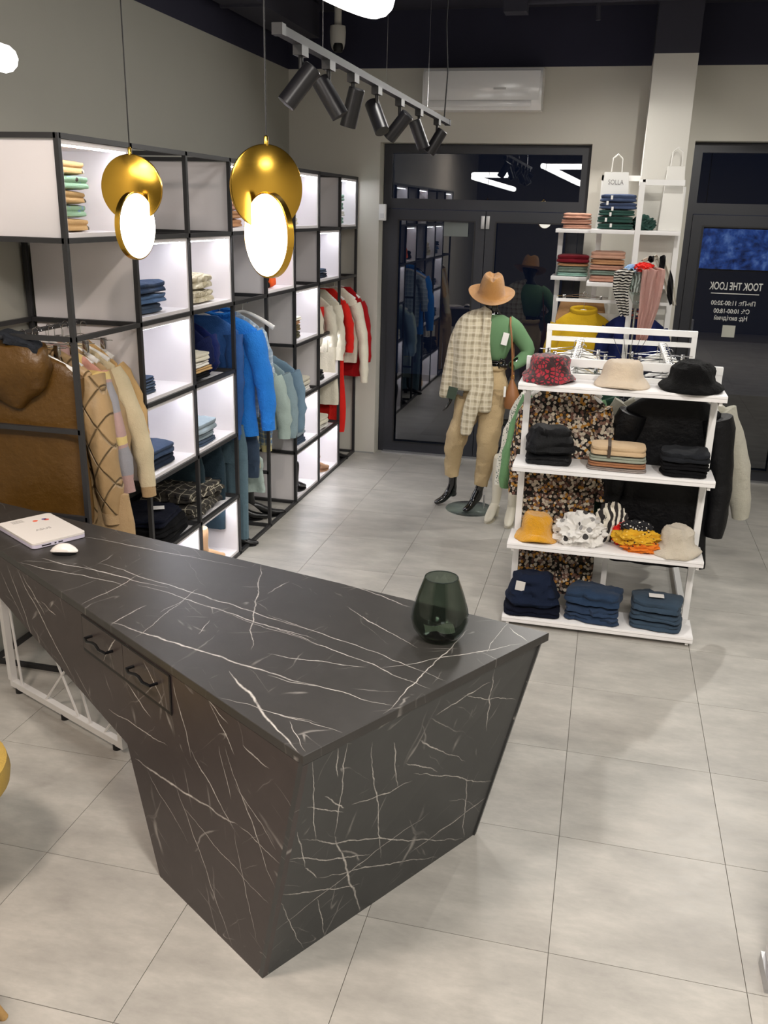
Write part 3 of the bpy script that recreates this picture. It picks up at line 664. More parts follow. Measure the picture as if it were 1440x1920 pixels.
def cellpos(c, r, dy=.2, dx=-.19): y0, y1, z0, z1 = cell(c, r); return RX+dx, y0+dy, z0+.02
def on_cell(c, r, items, w=.28, d=.26, dy=.19, dx=-.17, place='', seed=0, top=False, amp=.006):
    x, y, z = cellpos(c, r, dy, dx)
    if top: z = PZ[r+1]+S/2+.001
    stack(items, x, y, z, d, w, place, None, 0, .006, seed, amp)
on_cell(0, 0, [('folded_shirt', print_tan, .058, 'sand folded shirt with flower print'), ('folded_shirt', print_mint, .058, 'mint folded shirt with flower print'), ('folded_shirt', print_tan, .058, 'sand folded shirt with flower print'), ('folded_shirt', print_mint, .062, 'mint folded shirt with flower print'), ('folded_shirt', print_tan, .062, 'sand folded shirt with flower print')], .3, .3, .2, -.22, 'in the nearest top row cube', 1)
on_cell(1, 0, [('folded_sweater', cable, .07, 'cream cable knit sweater'), ('folded_sweater', cream, .07, 'cream chunky sweater')], .2, .25, .14, -.2, 'behind the farther pendant lamp', 2, True)
on_cell(3, 0, [('folded_sweater', tan_c, .05, 'tan folded sweater'), ('folded_sweater', tan_c, .05, 'tan folded sweater'), ('folded_sweater', rose, .05, 'dusty rose folded sweater')], .3, .28, .2, -.18, 'in the fourth top row cube', 3)
on_cell(5, 0, [('folded_sweater', cream, .06, 'cream folded sweater'), ('folded_sweater', white_c, .06, 'white folded sweater')], .24, .28, .16, -.2, 'in the sixth top row cube', 4)
on_cell(7, 0, [('folded_sweater', mintk, .062, 'mint folded knit'), ('folded_sweater', white_c, .05, 'white folded knit'), ('folded_sweater', mintk, .07, 'mint folded knit'), ('folded_sweater', mintk, .062, 'grey green folded knit')], .24, .28, .15, -.17, 'in the last top row cube', 5)
on_cell(1, 1, [('folded_jeans', jean_m, .05, 'blue folded jeans'), ('folded_jeans', rough_denim, .05, 'frayed blue jeans'), ('folded_jeans', jean_b, .06, 'crumpled blue jeans')], .33, .28, .21, -.17, 'in the nearest second row cube', 6, amp=.014)
on_cell(2, 1, [('folded_sweater', cable, .075, 'cream patterned folded sweater'), ('folded_sweater', cable, .085, 'cream patterned chunky sweater')], .36, .3, .24, -.18, 'in the third cube of the second row', 7, amp=.014)
on_cell(4, 1, [('folded_jeans', black_c, .1, 'black upright folded trousers')], .1, .26, .12, -.16, 'left of the orange roll', 8)
o = folded('folded_sweater', orange_c, .24, .1, .15, (RX-.16, PY[4]+.27, PZ[2]+.032), 0, 2, 81, .01); tag(o, 'bright orange rolled garment in the cube behind the nearer pendant', 'garment')
on_cell(6, 1, [('folded_jeans', jean_d, .035, 'dark blue folded jeans'), ('folded_jeans', jean_m, .035, 'blue folded jeans')], .34, .26, .22, -.16, 'in the seventh cube of the second row', 9)
on_cell(1, 2, [('folded_jeans', jean_m, .03, 'blue folded jeans'), ('folded_jeans', jean_m, .028, 'mid blue folded jeans'), ('folded_jeans', jean_b, .028, 'blue folded jeans')], .24, .24, .15, -.18, 'in the nearest third row cube', 10)
on_cell(2, 2, [('folded_garment', black_c, .04, 'black folded garment'), ('folded_sweater', sand, .03, 'camel folded sweater'), ('folded_sweater', white_c, .03, 'white folded sweater'), ('folded_sweater', cream, .05, 'pale grey folded sweater')], .3, .26, .17, -.15, 'under the hanging navy clothes', 11, True, .01)
on_cell(5, 2, [('folded_sweater', olive_d, .05, 'dark olive folded sweater'), ('folded_sweater', olive, .05, 'olive folded sweater'), ('folded_sweater', tan_c, .03, 'tan folded sweater'), ('folded_sweater', cream, .03, 'cream folded sweater')], .3, .24, .16, -.16, 'in the sixth cube of the third row', 12)
on_cell(1, 3, [('folded_jeans', jean_d, .06, 'dark blue folded jeans'), ('folded_jeans', jean_b, .06, 'dark blue jeans with patched pocket')], .38, .28, .22, -.16, 'in the cube above the black pile', 13)
on_cell(2, 3, [('folded_jeans', jean_m, .03, 'grey blue folded jeans'), ('folded_jeans', jean_l, .035, 'light blue folded jeans'), ('folded_jeans', jean_l, .075, 'pale blue folded jeans')], .33, .28, .2, -.16, 'in the fourth row cube, second from near', 14, amp=.009)
on_cell(5, 3, [('folded_sweater', white_c, .04, 'white folded top with black hem'), ('folded_sweater', cream, .07, 'off white folded sweater')], .46, .3, .26, -.16, 'on the cube right of the denim shirts', 15, True, .01)
on_cell(6, 3, [('folded_jeans', char, .035, 'charcoal folded jeans'), ('folded_jeans', black_c, .04, 'black and grey folded jeans')], .26, .22, .15, -.14, 'in the cube under the white coats', 16)
# fifth row
o = folded('folded_trousers', black_c, .42, .46, .05, (RX-.2, PY[1]+.29, PZ[5]+.012), .1, 2, 31, .02, .1); tag(o, 'black folded trousers, bottom of the dark pile near the counter', 'trousers')
for k, (hh, lab) in enumerate(((.055, 'navy black folded jumper in the middle of the dark pile near the counter'), (.05, 'navy black folded jumper on top of the dark pile near the counter'))):
    o = folded('folded_sweater', navy_c if k else black_c, .38-.03*k, .42-.04*k, hh, (RX-.18, PY[1]+.28, PZ[5]+.064+.056*k), .1, 2, 33+k, .018, .1); tag(o, lab, 'sweater')
lb = box('price_label', -.04, .04, -.03, .03, 0, .002, pm('paper_label', '#e8e6e2', .6)); lb.location = (RX-.12, PY[1]+.3, PZ[5]+.181); lb.rotation_euler = (0, 0, .5); tag(lb, 'white paper label lying on the navy pile near the counter', 'label')
pl_d = plaid('black_plaid', '#3a362f', '#17161a', '#b9b2a0', 15, (0, 1), .3, .08); 
o = folded('folded_shirt', pl_d, .4, .52, .07, (RX-.23, PY[2]+.25, PZ[5]+.012), .1, 2, 41, .03, .05); tag(o, 'black and cream plaid shirt spread at the bottom of the plaid pile', 'shirt')
o = folded('folded_shirt', pl_d, .36, .46, .07, (RX-.23, PY[2]+.26, PZ[5]+.09), -.1, 2, 42, .035, .08); tag(o, 'crumpled black and cream plaid shirt on top of the plaid pile', 'shirt')
o = folded('folded_shirt', pl_d, .26, .5, .07, (RX-.47, PY[1]+.26, PZ[5]+.014), -.1, 2, 43, .03, .08); tag(o, 'black and cream plaid shirt behind the navy pile', 'shirt')
on_cell(5, 4, [('folded_jeans', jean_m, .03, 'grey blue folded jeans'), ('folded_jeans', jean_m, .03, 'washed blue folded jeans'), ('folded_jeans', jean_l, .06, 'light blue folded jeans')], .28, .26, .18, -.15, 'in the fifth row cube', 17, amp=.009)
on_cell(6, 4, [('folded_sweater', white_c, .035, 'white folded top'), ('folded_sweater', cream, .07, 'cream folded sweater')], .36, .28, .22, -.16, 'in the cell above the taupe boot', 18, True, .01)

# ---- boots
def boot(name, label, mat, loc, rz, shaft=.12, heel=.03, L=.25, sole=black_m, top=.05, group=None, pointy=.5, sc_=1):
    t = thing(name, label, 'boot', loc, rz, group)
    def ring(c, nrm, rx, rz_, k=18):
        n = Vector(nrm).normalized(); a = Vector((1, 0, 0)); b = n.cross(a)
        return [Vector(c)+a*rx*math.cos(2*PI*i/k)+b*rz_*math.sin(2*PI*i/k) for i in range(k)]
    h = heel
    R = [ring((0, 0, h+.1+shaft), (0, 0, 1), top*.92, top*1.05), ring((0, 0, h+.1+shaft*.5), (0, 0, 1), top*.9, top), ring((0, 0, h+.10), (0, .1, 1), .036, .044),
         ring((0, -.008, h+.075), (0, -.35, 1), .034, .05), ring((0, -.035, h+.045), (0, -.8, .8), .034, .055), ring((0, -.08, h*.7+.038), (0, -1, .35), .036, .04),
         ring((0, -.13, h*.3+.032), (0, -1, .2), .039, .03), ring((0, -.17, .024), (0, -1, .05), .034, .021), ring((0, -L*.83, .02), (0, -1, 0), .022, .015), ring((0, -L*.88, .018), (0, -1, 0), .008, .008)]
    bm = bmesh.new(); loft(bm, R); o = link('upper', bm, mat, t); sb = o.modifiers.new('s', 'SUBSURF'); sb.levels = sb.render_levels = 1
    bm = bmesh.new(); lathe(bm, [(.0, 0), (.02, 0), (.028, h+.02), (0, h+.02)], 14, (0, .012, 0)); link('heel', bm, sole, t)
    bm = bmesh.new(); lathe(bm, [(0, 0), (1, 0), (1, .008), (0, .008)], 20, fn=lambda p, a, r, z: Vector((math.cos(a)*r*.036, -.14+math.sin(a)*r*.075, z))); link('sole', bm, sole, t)
    t.scale = (sc_,)*3; return t
tanl = pm('tan_suede', '#b08a6c', .8, nb=80, nd=.0006); sandl = pm('sand_leather', '#c8a27c', .6); blackl = pm('black_leather', '#101012', .3, nb=60, nd=.0006); cream_l = pm('cream_leather', '#dcd6c4', .35)
y0, y1, z0, z1 = cell(2, 5); boot('ankle_boot', 'sand leather tall boot in the bottom row cube beside the counter', sandl, (RX-.10, y0+.21, z0+.02), PI*.9, .13, .04, .24, sandl)
y0, y1, z0, z1 = cell(5, 5); boot('ankle_boot', 'black chunky boot in the bottom row cube in mid aisle', blackl, (RX-.055, y0+.1, z0+.02), PI*.97, .15, .03, .25)
y0, y1, z0, z1 = cell(6, 5); boot('ankle_boot', 'taupe ankle boot in the bottom row cube before the far end', tanl, (RX-.07, y0+.12, z0+.02), PI*.93, .04, .03, .26, tanl)
boot('ankle_boot', 'black platform boot on the floor under the jeans, toe to the aisle', blackl, (-2.49, 6.08, 0), D2R(128), .18, .04, .29, sc_=1.2)
boot('ankle_boot', 'black platform boot on the floor behind the turned up jeans', blackl, (-2.60, 5.98, 0), D2R(120), .18, .04, .29, sc_=1.2)
boot('ankle_boot', 'black boot on the floor in the shadow beside the bottom sand boot cube', blackl, (-2.42, 5.50, 0), PI*.6, .15, .03, .26)
boot('ankle_boot', 'black boot on the floor at the far end of the rack', blackl, (-2.38, 7.84, 0), PI*.8, .15, .03, .26)

# ------------------------------------------------------------ hanging garments
def sring(cx, cy, z, a, b, n=36, e=.75, amp=0, k=9, ph=0, tilt=0):
    out = []
    for i in range(n):
        t = 2*PI*i/n; c, s = math.cos(t), math.sin(t)
        x = a*math.copysign(abs(c)**e, c); y = b*math.copysign(abs(s)**e, s)
        w_ = amp*math.sin(k*x/max(a, .01)*1.6+ph)*(1 if s > 0 else -1)*abs(s)**.5+amp*.6*math.sin(k*.53*x/max(a, .01)*1.6+ph*2)*abs(s)**.5
        out.append(Vector((cx+x, cy+y+w_, z+tilt*x)))
    return out
def garment(name, label, cat, mat, loc, rz=0, W=.42, L=.7, T=.07, sl=.55, hem=1.0, cuff=None, group=None, neck=.09, fold=.012, seed=0, sleeves=True, splay=.07, srad=.06, collar=None, hood=None, slant=.07, drop=.02, sidesl=(-1, 1), smat=None):
    """a garment hanging from its shoulders: local x across the shoulders, z = 0 at the neck"""
    t = thing(name, label, cat, loc, rz, group)
    prof = [(0, neck, .45), (-.018, neck*1.25, .55), (-slant*.6, W*.36, .75), (-slant-.02, W*.5, .9), (-slant-.08, W*.5, 1), (-slant-.2, W*.47, 1.05), (-L*.5, W*.475*(1+(hem-1)*.4), 1), (-L*.75, W*.48*(1+(hem-1)*.75), 1), (-L+.03, W*.49*hem, 1), (-L, W*.485*hem, .96)]
    prof = [p for i, p in enumerate(prof) if i < 5 or p[0] < prof[4][0]-.01]
    prof.sort(key=lambda p: -p[0])
    rs = []
    fine = []
    for a, b in zip(prof, prof[1:]):
        for s_ in range(3): fine.append(tuple(a[i]+(b[i]-a[i])*s_/3 for i in range(3)))
    fine.append(prof[-1])
    for (z, a, tt) in fine:
        f = min(1, max(0, -z-.1)/max(.1, L-.1)); rs.append(sring(.01*math.sin(z*9+seed), .006*math.sin(z*7+seed*2), z, a, T/2*tt, amp=fold*f, ph=seed, k=5+seed % 4))
    bm = bmesh.new(); loft(bm, rs)
    for v in bm.verts:
        v.co.y += .006*nz(v.co, 14, seed)
    link('body', bm, mat, t)
    if sleeves:
        for sgn in sidesl:
            x0 = sgn*(W*.5-.03); splay_ = splay if (sgn > 0 or loc[0] > -2) else -.03; pts = []; rad = []
            n = 10
            for i in range(n+1):
                q = i/n; pts.append((x0+sgn*(splay_*q**.8+.02*math.sin(q*PI)), -.008*q+.012*math.sin(q*5+seed), -slant-.045-(sl-slant-.045)*q)); rad.append((srad*(1.05-.38*q)+.004*math.sin(i*2.3+seed))*(1 if i < n else .9))
            bm = bmesh.new(); tube(bm, pts, rad, 16, flat=1)
            for v in bm.verts: v.co += Vector((nz(v.co, 20, seed+3), nz(v.co, 20, seed+7), 0))*.01
            link('sleeve', bm, smat or mat, t)
            if cuff:
                p1 = Vector(pts[-1]); bm = bmesh.new(); tube(bm, [p1+Vector((0, 0, .005)), p1+Vector((sgn*.004, 0, -.05))], [srad*.62, srad*.6], 16); link('cuff', bm, cuff, t)
    if collar:
        bm = bmesh.new(); tube(bm, [(neck*1.05*math.cos(a), .03*math.sin(a)-.004, .004+.016*math.sin(a)) for a in [2*PI*i/18 for i in range(18)]], .016, 8, True, flat=1.5); link('collar', bm, collar, t)
    if hood:
        bm = bmesh.new(); rs = [sring(-.05+.02*i/8, -.075+.015*i/8, .045-.30*i/8, .245*math.sin(PI*(.36+.6*i/8))**.8, .095*math.sin(PI*(.3+.64*i/8)), 30, .8, tilt=-.12*(1-i/8)) for i in range(9)]; loft(bm, rs)
        for v in bm.verts: v.co += Vector((nz(v.co, 12, 1), nz(v.co, 12, 5), nz(v.co, 12, 9)))*.025
        link('hood', bm, hood, t)
    return t
def hanger(label, loc, rz=0, W=.42, kind='wood', group='white wooden hangers', hookh=.06):
    """loc = shoulder centre of the hanger; the hook rises hookh above it"""
    t = thing('clothes_hanger', label, 'hanger', loc, rz, group)
    if kind == 'wood':
        pts = [(x*W/2, 0, -.10*abs(x)**1.4+.012) for x in [i/6 for i in range(-6, 7)]]
        tubeo('shoulder_bar', pts, [.006+.005*abs(i)/6 for i in range(-6, 7)], wood_w, t, 10, flat=1.5)
    else:
        tubeo('clip_bar', [(-W/2, 0, 0), (W/2, 0, 0)], .003, chrome, t, 6)
        for s_ in (-.36, .36): box('clip', s_*W-.012, s_*W+.012, -.012, .012, -.045, .012, chrome, t, .002)
        tubeo('cross_wire', [(-W*.36, 0, 0), (0, 0, .025), (W*.36, 0, 0)], .002, chrome, t, 6)
    hk = [(0, 0, .0), (0, 0, hookh-.025)]+[(.018-.018*math.cos(a)-.0, 0, hookh-.02+.02*math.sin(a)) for a in (.3, .9, 1.5, 2.1, 2.7, 3.1)]
    tubeo('hook', hk, .0022, chrome, t, 6); return t
def pair(nm, lab, cat, mat, loc, rz=0, W=.42, hang=True, hl=None, hk=.06, **k):
    g = garment(nm, lab, cat, mat, loc, rz, W=W, **k)
    if hang: hanger(hl or f'white wooden hanger of the {" ".join(lab.split()[:11])}', (loc[0], loc[1], loc[2]-.008), rz, W*.86, hookh=hk+.008)
    return g
def trousers(name, label, mat, loc, rz=0, W=.36, L=.9, T=.05, seed=0, split=True):
    t = thing(name, label, 'trousers', loc, rz)
    bm = bmesh.new(); loft(bm, [sring(0, 0, 0, W*.42, T*.4, 30), sring(0, 0, -.03, W*.43, T*.42, 30), sring(0, 0, -.15, W*.5, T*.55, 30, amp=.004, ph=seed), sring(0, 0, -.26, W*.5, T*.55, 30, amp=.004)]); link('seat', bm, mat, t)
    for s_ in (-1, 1):
        bm = bmesh.new(); rs = [sring(s_*W*.25, 0, -.24-(L-.24)*q, W*(.255-.03*q), T*(.52-.05*q), 20, amp=.004, ph=seed+q*3) for q in [i/8 for i in range(9)]]; loft(bm, rs); link('trouser_leg', bm, mat, t)
    return t

# -- near bay: coats on a rail in the first column
puff = cloth('brown_puffer_shell', '#54390f', 8, .12, .42, .002, 0, .5); puffl = cloth('black_hood_lining', '#22252b', 30)
def quiltmat():
    m, nt, b = newmat('quilted_camel_shell'); v = coord(nt); s_ = N(nt, 'ShaderNodeSeparateXYZ'); LK(nt, v, s_.inputs[0])
    a = mathn(nt, 'ADD', mathn(nt, 'MULTIPLY', s_.outputs[0], 9), mathn(nt, 'MULTIPLY', s_.outputs[2], 5.5)); c = mathn(nt, 'SUBTRACT', mathn(nt, 'MULTIPLY', s_.outputs[0], 9), mathn(nt, 'MULTIPLY', s_.outputs[2], 5.5))
    f = lambda x: mathn(nt, 'ABSOLUTE', mathn(nt, 'SUBTRACT', mathn(nt, 'FRACT', x), .5))
    h = mathn(nt, 'MINIMUM', mathn(nt, 'SUBTRACT', .5, f(a)), mathn(nt, 'SUBTRACT', .5, f(c))); h2 = mathn(nt, 'MULTIPLY', h, 16, clamp=True)
    b.inputs['Base Color'].default_value = rgba(hexc('#a38760')); b.inputs['Roughness'].default_value = .45
    LK(nt, mixc(nt, h2, hexc('#86704f'), hexc('#a38760')), b.inputs['Base Color'])
    bump(nt, b, mathn(nt, 'ADD', mathn(nt, 'POWER', h2, .5), mathn(nt, 'MULTIPLY', noisetex(nt, v, 25, 3), .3)), .8, .02); return m
quilt = quiltmat()
pinkpl = plaid('pink_fuzzy_plaid', '#c58f7f', '#8c929a', '#d9c47a', 3.2, (0, 2), .45, .12)
CX = -2.6
rl = tubeo('coat_rail', [(0, -.22, 0), (0, .6, 0)], .011, black_steel, rack); rl.location = (CX-RX, 0.0, 1.665)
for k, (yy, W_, L_, m, nm, lab, kw) in enumerate((
    (3.68, .62, .82, puff, 'puffer_coat', 'long brown puffer coat with hood at the front of the near coat rail', dict(T=.1, sl=.6, hood=puff, fold=.008, splay=-.06, srad=.07, sleeves=False)),
    (3.80, .54, .86, quilt, 'quilted_jacket', 'camel diamond quilted jacket behind the brown puffer coat', dict(T=.09, sl=.80, cuff=camel, srad=.085, splay=.1)),
    (3.89, .54, .84, pinkpl, 'plaid_coat', 'pink and grey fuzzy plaid coat behind the quilted jacket', dict(T=.06, sl=.72, srad=.065, splay=.13)),
    (3.96, .52, .9, camel, 'knit_coat', 'camel wool coat behind the pink plaid coat', dict(T=.06, sl=.6, srad=.06, splay=.09)),
    (4.03, .56, .62, beige, 'hooded_sweatshirt', 'beige sweatshirt with ribbed cuffs at the back of the near coat rail', dict(T=.06, sl=.72, cuff=camel, srad=.06, splay=.17)),
    (4.10, .52, .6, sand, 'knitted_sweater', 'sand brown sweater at the very back of the near coat rail', dict(T=.05, sl=.5, srad=.055, splay=.14)))):
    pair(nm, lab, 'coat' if k < 4 else 'top', m, (CX, yy, 1.6), 0, W=W_, L=L_, seed=k+1, hk=.085, slant=.1, hl=f'white wooden hanger, {ORD[k].replace("bottom", "front")} on the near coat rail' if k else 'white wooden hanger inside the hood of the brown puffer coat', **kw)
for k, y in enumerate((3.66, 3.75, 3.85, 3.93, 4.06)):
    hanger(('chrome clip hanger, ' + ('nearest', 'second', 'third', 'fourth', 'farthest')[k] + ' of those on the near coat rail'), (CX+.02*k-.12*(k == 0), y, 1.6), 0, .34, 'clip', 'chrome clip hangers on the near rail', .085)
lin_ = folded('hood_lining', puffl, .2, .1, .05, (.06, -.085, .02), 0, 1, 3, .02); lin_.parent = [o for o in C.objects if o.name == 'puffer_coat'][0]; lin_.rotation_euler = (0, .35, 0)
printt = spots('orange_brown_print', '#231a18', ['#231a18', '#e09a2a', '#efe2c8', '#231a18'], 14, .45)
pair('printed_blouse', 'black and orange printed blouse between the coats', 'blouse', printt, (CX-.05, 3.72, 1.6), 0, W=.46, L=.55, T=.03, sl=.5, seed=21, hang=False, splay=.08, srad=.04)
trousers('camel_trousers', 'camel trousers whose legs show below the quilted jacket', camel, (CX+.33, 3.80, .90), 0, .24, .85, .05)

# -- blue bay
blue = cloth('bright_blue_cotton', '#2a80dc', 30, .1, .7, .004); blue2 = cloth('mid_blue_knit', '#355f9f', 60); bluesc = wavy('blue_rib_scarf', '#2c63b4', '#234f94', 60, dist=.4, bumpit=True, dirn='Z')
dn1 = cloth('washed_denim', '#8ea3ab', 60, .2); dn2 = cloth('grey_denim', '#5c7480', 60, .25); dn3 = cloth('pale_green_denim', '#a9bab4', 60); teal_d = cloth('teal_grey_denim', '#34464f', 60)
rl = tubeo('coat_rail', [(0, .0, 0), (0, 1.17, 0)], .011, black_steel, rack); rl.location = (CX-RX, PY[2]-PY[0], 1.64)
rl = tubeo('coat_rail', [(0, .0, 0), (0, .58, 0)], .011, black_steel, rack); rl.location = (CX-RX, PY[4]-PY[0], 1.24)
rl = tubeo('coat_rail', [(0, .0, 0), (0, 1.1, 0)], .011, black_steel, rack); rl.location = (CX-RX, PY[6]-PY[0], 1.64)
for k, (yy, x, W_, L_, m, nm, cat, lab, kw) in enumerate((
    (4.95, CX, .50, .31, navy_c, 'navy_skirt', 'skirt', 'dark navy skirt hanging first in the blue clothes bay', dict(sleeves=False, T=.05)),
    (5.10, CX+.02, .48, .31, cloth('royal_navy', '#111a42', 40), 'navy_shirt', 'shirt', 'royal navy shirt hanging second in the blue clothes bay', dict(T=.06, sl=.3, splay=.03)),
    (5.22, CX+.02, .46, .31, cloth('deep_blue_knit', '#15225a', 60), 'ribbed_cardigan', 'cardigan', 'ribbed blue cardigan with rolled collar in the blue clothes bay', dict(T=.06, sl=.29, collar=bluesc, splay=.03)),
    (5.47, CX+.1, .44, .8, blue2, 'blue_knit_dress', 'dress', 'mid blue knitted jacket with ribbed cuff left of the bright blue one', dict(T=.08, sl=.72, cuff=blue2, splay=.0)),
    (5.6, CX+.15, .5, .80, blue, 'blue_jacket', 'jacket', 'bright blue cotton jacket hanging out of the rack', dict(T=.11, sl=.70, cuff=blue, collar=blue, splay=.10, srad=.075)),
    (5.74, CX+.14, .46, .7, plaid('grey_lace', '#9fb0bf', '#7f93a8', '#d6dce0', 20), 'lace_blouse', 'blouse', 'grey blue lace blouse just behind the bright blue jacket', dict(T=.05, sl=.5, splay=.08)))):
    pair(nm, lab, cat, m, (x, yy, 1.575), 0, W=W_, L=L_, seed=k+31, hk=.085, **kw)
hanger('empty white hanger poking out behind the bright blue jacket', (CX+.22, 5.82, 1.56), 0, .44, 'wood', hookh=.085)
for k, (yy, x, W_, L_, m, nm, cat, lab, kw) in enumerate((
    (6.03, CX+.05, .42, .62, plaid('blue_yellow_weave', '#6f88a8', '#d9d3a0', '#3f587c', 26), 'woven_jacket', 'jacket', 'blue and yellow woven jacket in the lower denim bay', dict(T=.07, sl=.58, cuff=cloth('pale_yellow_rib', '#d8d09a', 60), splay=.06)),
    (6.17, CX+.1, .46, .5, dn3, 'pale_denim_shirt', 'shirt', 'pale green denim shirt in the lower denim bay', dict(T=.07, sl=.56, splay=.08, srad=.07)),
    (6.3, CX+.12, .46, .5, dn1, 'denim_shirt', 'shirt', 'washed denim shirt in the lower denim bay', dict(T=.06, sl=.58, splay=.07, srad=.065)),
    (6.43, CX+.13, .5, .56, cloth('blue_chambray', '#7893a8', 60), 'chambray_shirt', 'shirt', 'blue chambray shirt farthest back in the lower denim bay', dict(T=.06, sl=.56, splay=.06, srad=.06)))):
    pair(nm, lab, cat, m, (x, yy, 1.185), 0, W=W_, L=L_, seed=k+41, hk=.075, **kw)
hanger('white hanger above the denim shirts', (CX+.06, 5.98, 1.19), 0, .4, 'wood', hookh=.075)
trousers('wide_jeans', 'grey blue wide jeans hanging behind the plaid pile', teal_d, (CX+.02, 5.12, .80), 0, .4, .74, .06, 1)
trousers('wide_jeans', 'teal grey jeans hanging next to the wide jeans', cloth('dark_teal_denim', '#2b3c47', 60), (CX+.1, 5.3, .80), 0, .36, .6, .06, 2)
trousers('turned_up_jeans', 'long grey blue jeans with pale turned up hem near the black boots', dn2, (CX+.2, 5.52, .86), 0, .30, .80, .07, 3)
trousers('denim_skirt', 'buttoned mid denim trousers under the bright blue jacket', jean_m, (CX+.2, 5.74, .80), 0, .3, .36, .06, 4)
pair('pale_denim_skirt', 'pale frayed denim skirt above the black boots', 'skirt', dn3, (CX+.12, 5.9, .62), 0, W=.4, L=.34, T=.06, seed=5, sleeves=False, hang=False)
pair('cream_shirt', 'cream shirt hem showing beside the denim trousers', 'shirt', beige, (CX+.16, 5.84, .84), 0, W=.32, L=.36, T=.05, seed=6, sleeves=False, hang=False)
# -- red and white bay
redm = cloth('bright_red_wool', '#d3261f', 40, .1); dred = cloth('deep_red_knit', '#a51319', 60, .12); creamw = cloth('cream_wool', '#e0dac8', 40, .08)
for k, (yy, x, W_, L_, m, nm, cat, lab, kw) in enumerate((
    (7.25, CX+.05, .46, .5, creamw, 'cream_sweater', 'sweater', 'cream hanging sweater with red ruffle behind it near the far end', dict(T=.07, sl=.42, splay=.04, srad=.06)),
    (7.36, CX+.06, .42, .36, redm, 'red_ruffle_blouse', 'blouse', 'red ruffled blouse among the cream sweaters', dict(T=.09, sl=.3, collar=redm, splay=.0)),
    (7.46, CX+.1, .46, .5, cream, 'cream_cardigan', 'cardigan', 'second cream cardigan behind the red ruffle', dict(T=.06, sl=.45, splay=.06, srad=.055)),
    (7.70, CX+.13, .42, 1.0, creamw, 'cream_dress', 'dress', 'long cream dress left of the red dress at the far end', dict(T=.06, sl=.6, splay=.04, srad=.055)),
    (7.84, CX+.17, .40, 1.28, redm, 'red_dress', 'dress', 'long bright red dress at the far end of the rack', dict(T=.07, sl=.55, splay=.06, srad=.05)),
    (7.97, CX+.22, .44, .66, creamw, 'cream_jacket', 'jacket', 'cream jacket with long sleeves between the two red ones', dict(T=.07, sl=.78, splay=.1, srad=.055, cuff=creamw)),
    (8.08, CX+.24, .42, .8, dred, 'red_coat', 'coat', 'deep red coat last on the far rail', dict(T=.06, sl=.66, splay=.09, srad=.05)))):
    pair(nm, lab, cat, m, (x, yy, 1.575), 0, W=W_, L=L_, seed=k+51, hk=.085, slant=.09, **kw)

# ------------------------------------------------------------ white clothes rack with ladder shelves (aisle)
AX0, AX1, AY0, AY1, AZ = -.40, .62, 5.03, 6.62, 1.50
wr = thing('garment_rack', 'white metal double garment rack in the aisle with ladder shelf end', 'rack', ((AX0+AX1)/2, AY0, 0))
ro = Vector(((AX0+AX1)/2, AY0, 0))
def wbar(a, b, nm='frame_bar', s=.035, s2=None, m=white_metal):
    bm = bmesh.new(); bar(bm, Vector(a)-ro, Vector(b)-ro, s, s2); return link(nm, bm, m, wr, False)
for x in (AX0+.018, AX1-.018):
    wbar((x, AY0, 0), (x, AY0, AZ), 'post'); wbar((x, AY1, 0), (x, AY1, AZ), 'post'); wbar((x, AY0, .05), (x, AY1, .05), 'foot_bar')
for y in (AY0, AY1):
    wbar((AX0, y, AZ-.018), (AX1, y, AZ-.018), 'top_bar', .04); wbar((AX0, y, AZ-.095), (AX1, y, AZ-.095), 'cross_bar', .03)
wbar((.13, AY0, .05), (.13, AY0, .44), 'strut', .03)
RL = (-.165, .385)
for x in RL: wbar((x, AY0, AZ-.095), (x, AY1, AZ-.095), 'hanging_rail', .026)
# shelves at the near end
SZ = [.062, .507, .952, 1.397]; SY0 = 4.765
for k, z in enumerate(SZ):
    b = box('shelf_board', -.415-ro.x, .63-ro.x, SY0-ro.y, AY0-.02-ro.y, z-.034, z, white_lam, wr, .002)
    box('shelf_edge_strip', -.4155-ro.x, .6305-ro.x, SY0-.0012-ro.y, SY0-ro.y, z-.0145, z-.0125, pm('joint_line_grey', '#b9b6b4', .6), wr)  # thin grey joint line along the board edge
for x in (-.382, .602):
    for z in SZ: wbar((x, AY0-.25, z-.045), (x, AY0-.02, z-.045), 'shelf_bracket', .016)

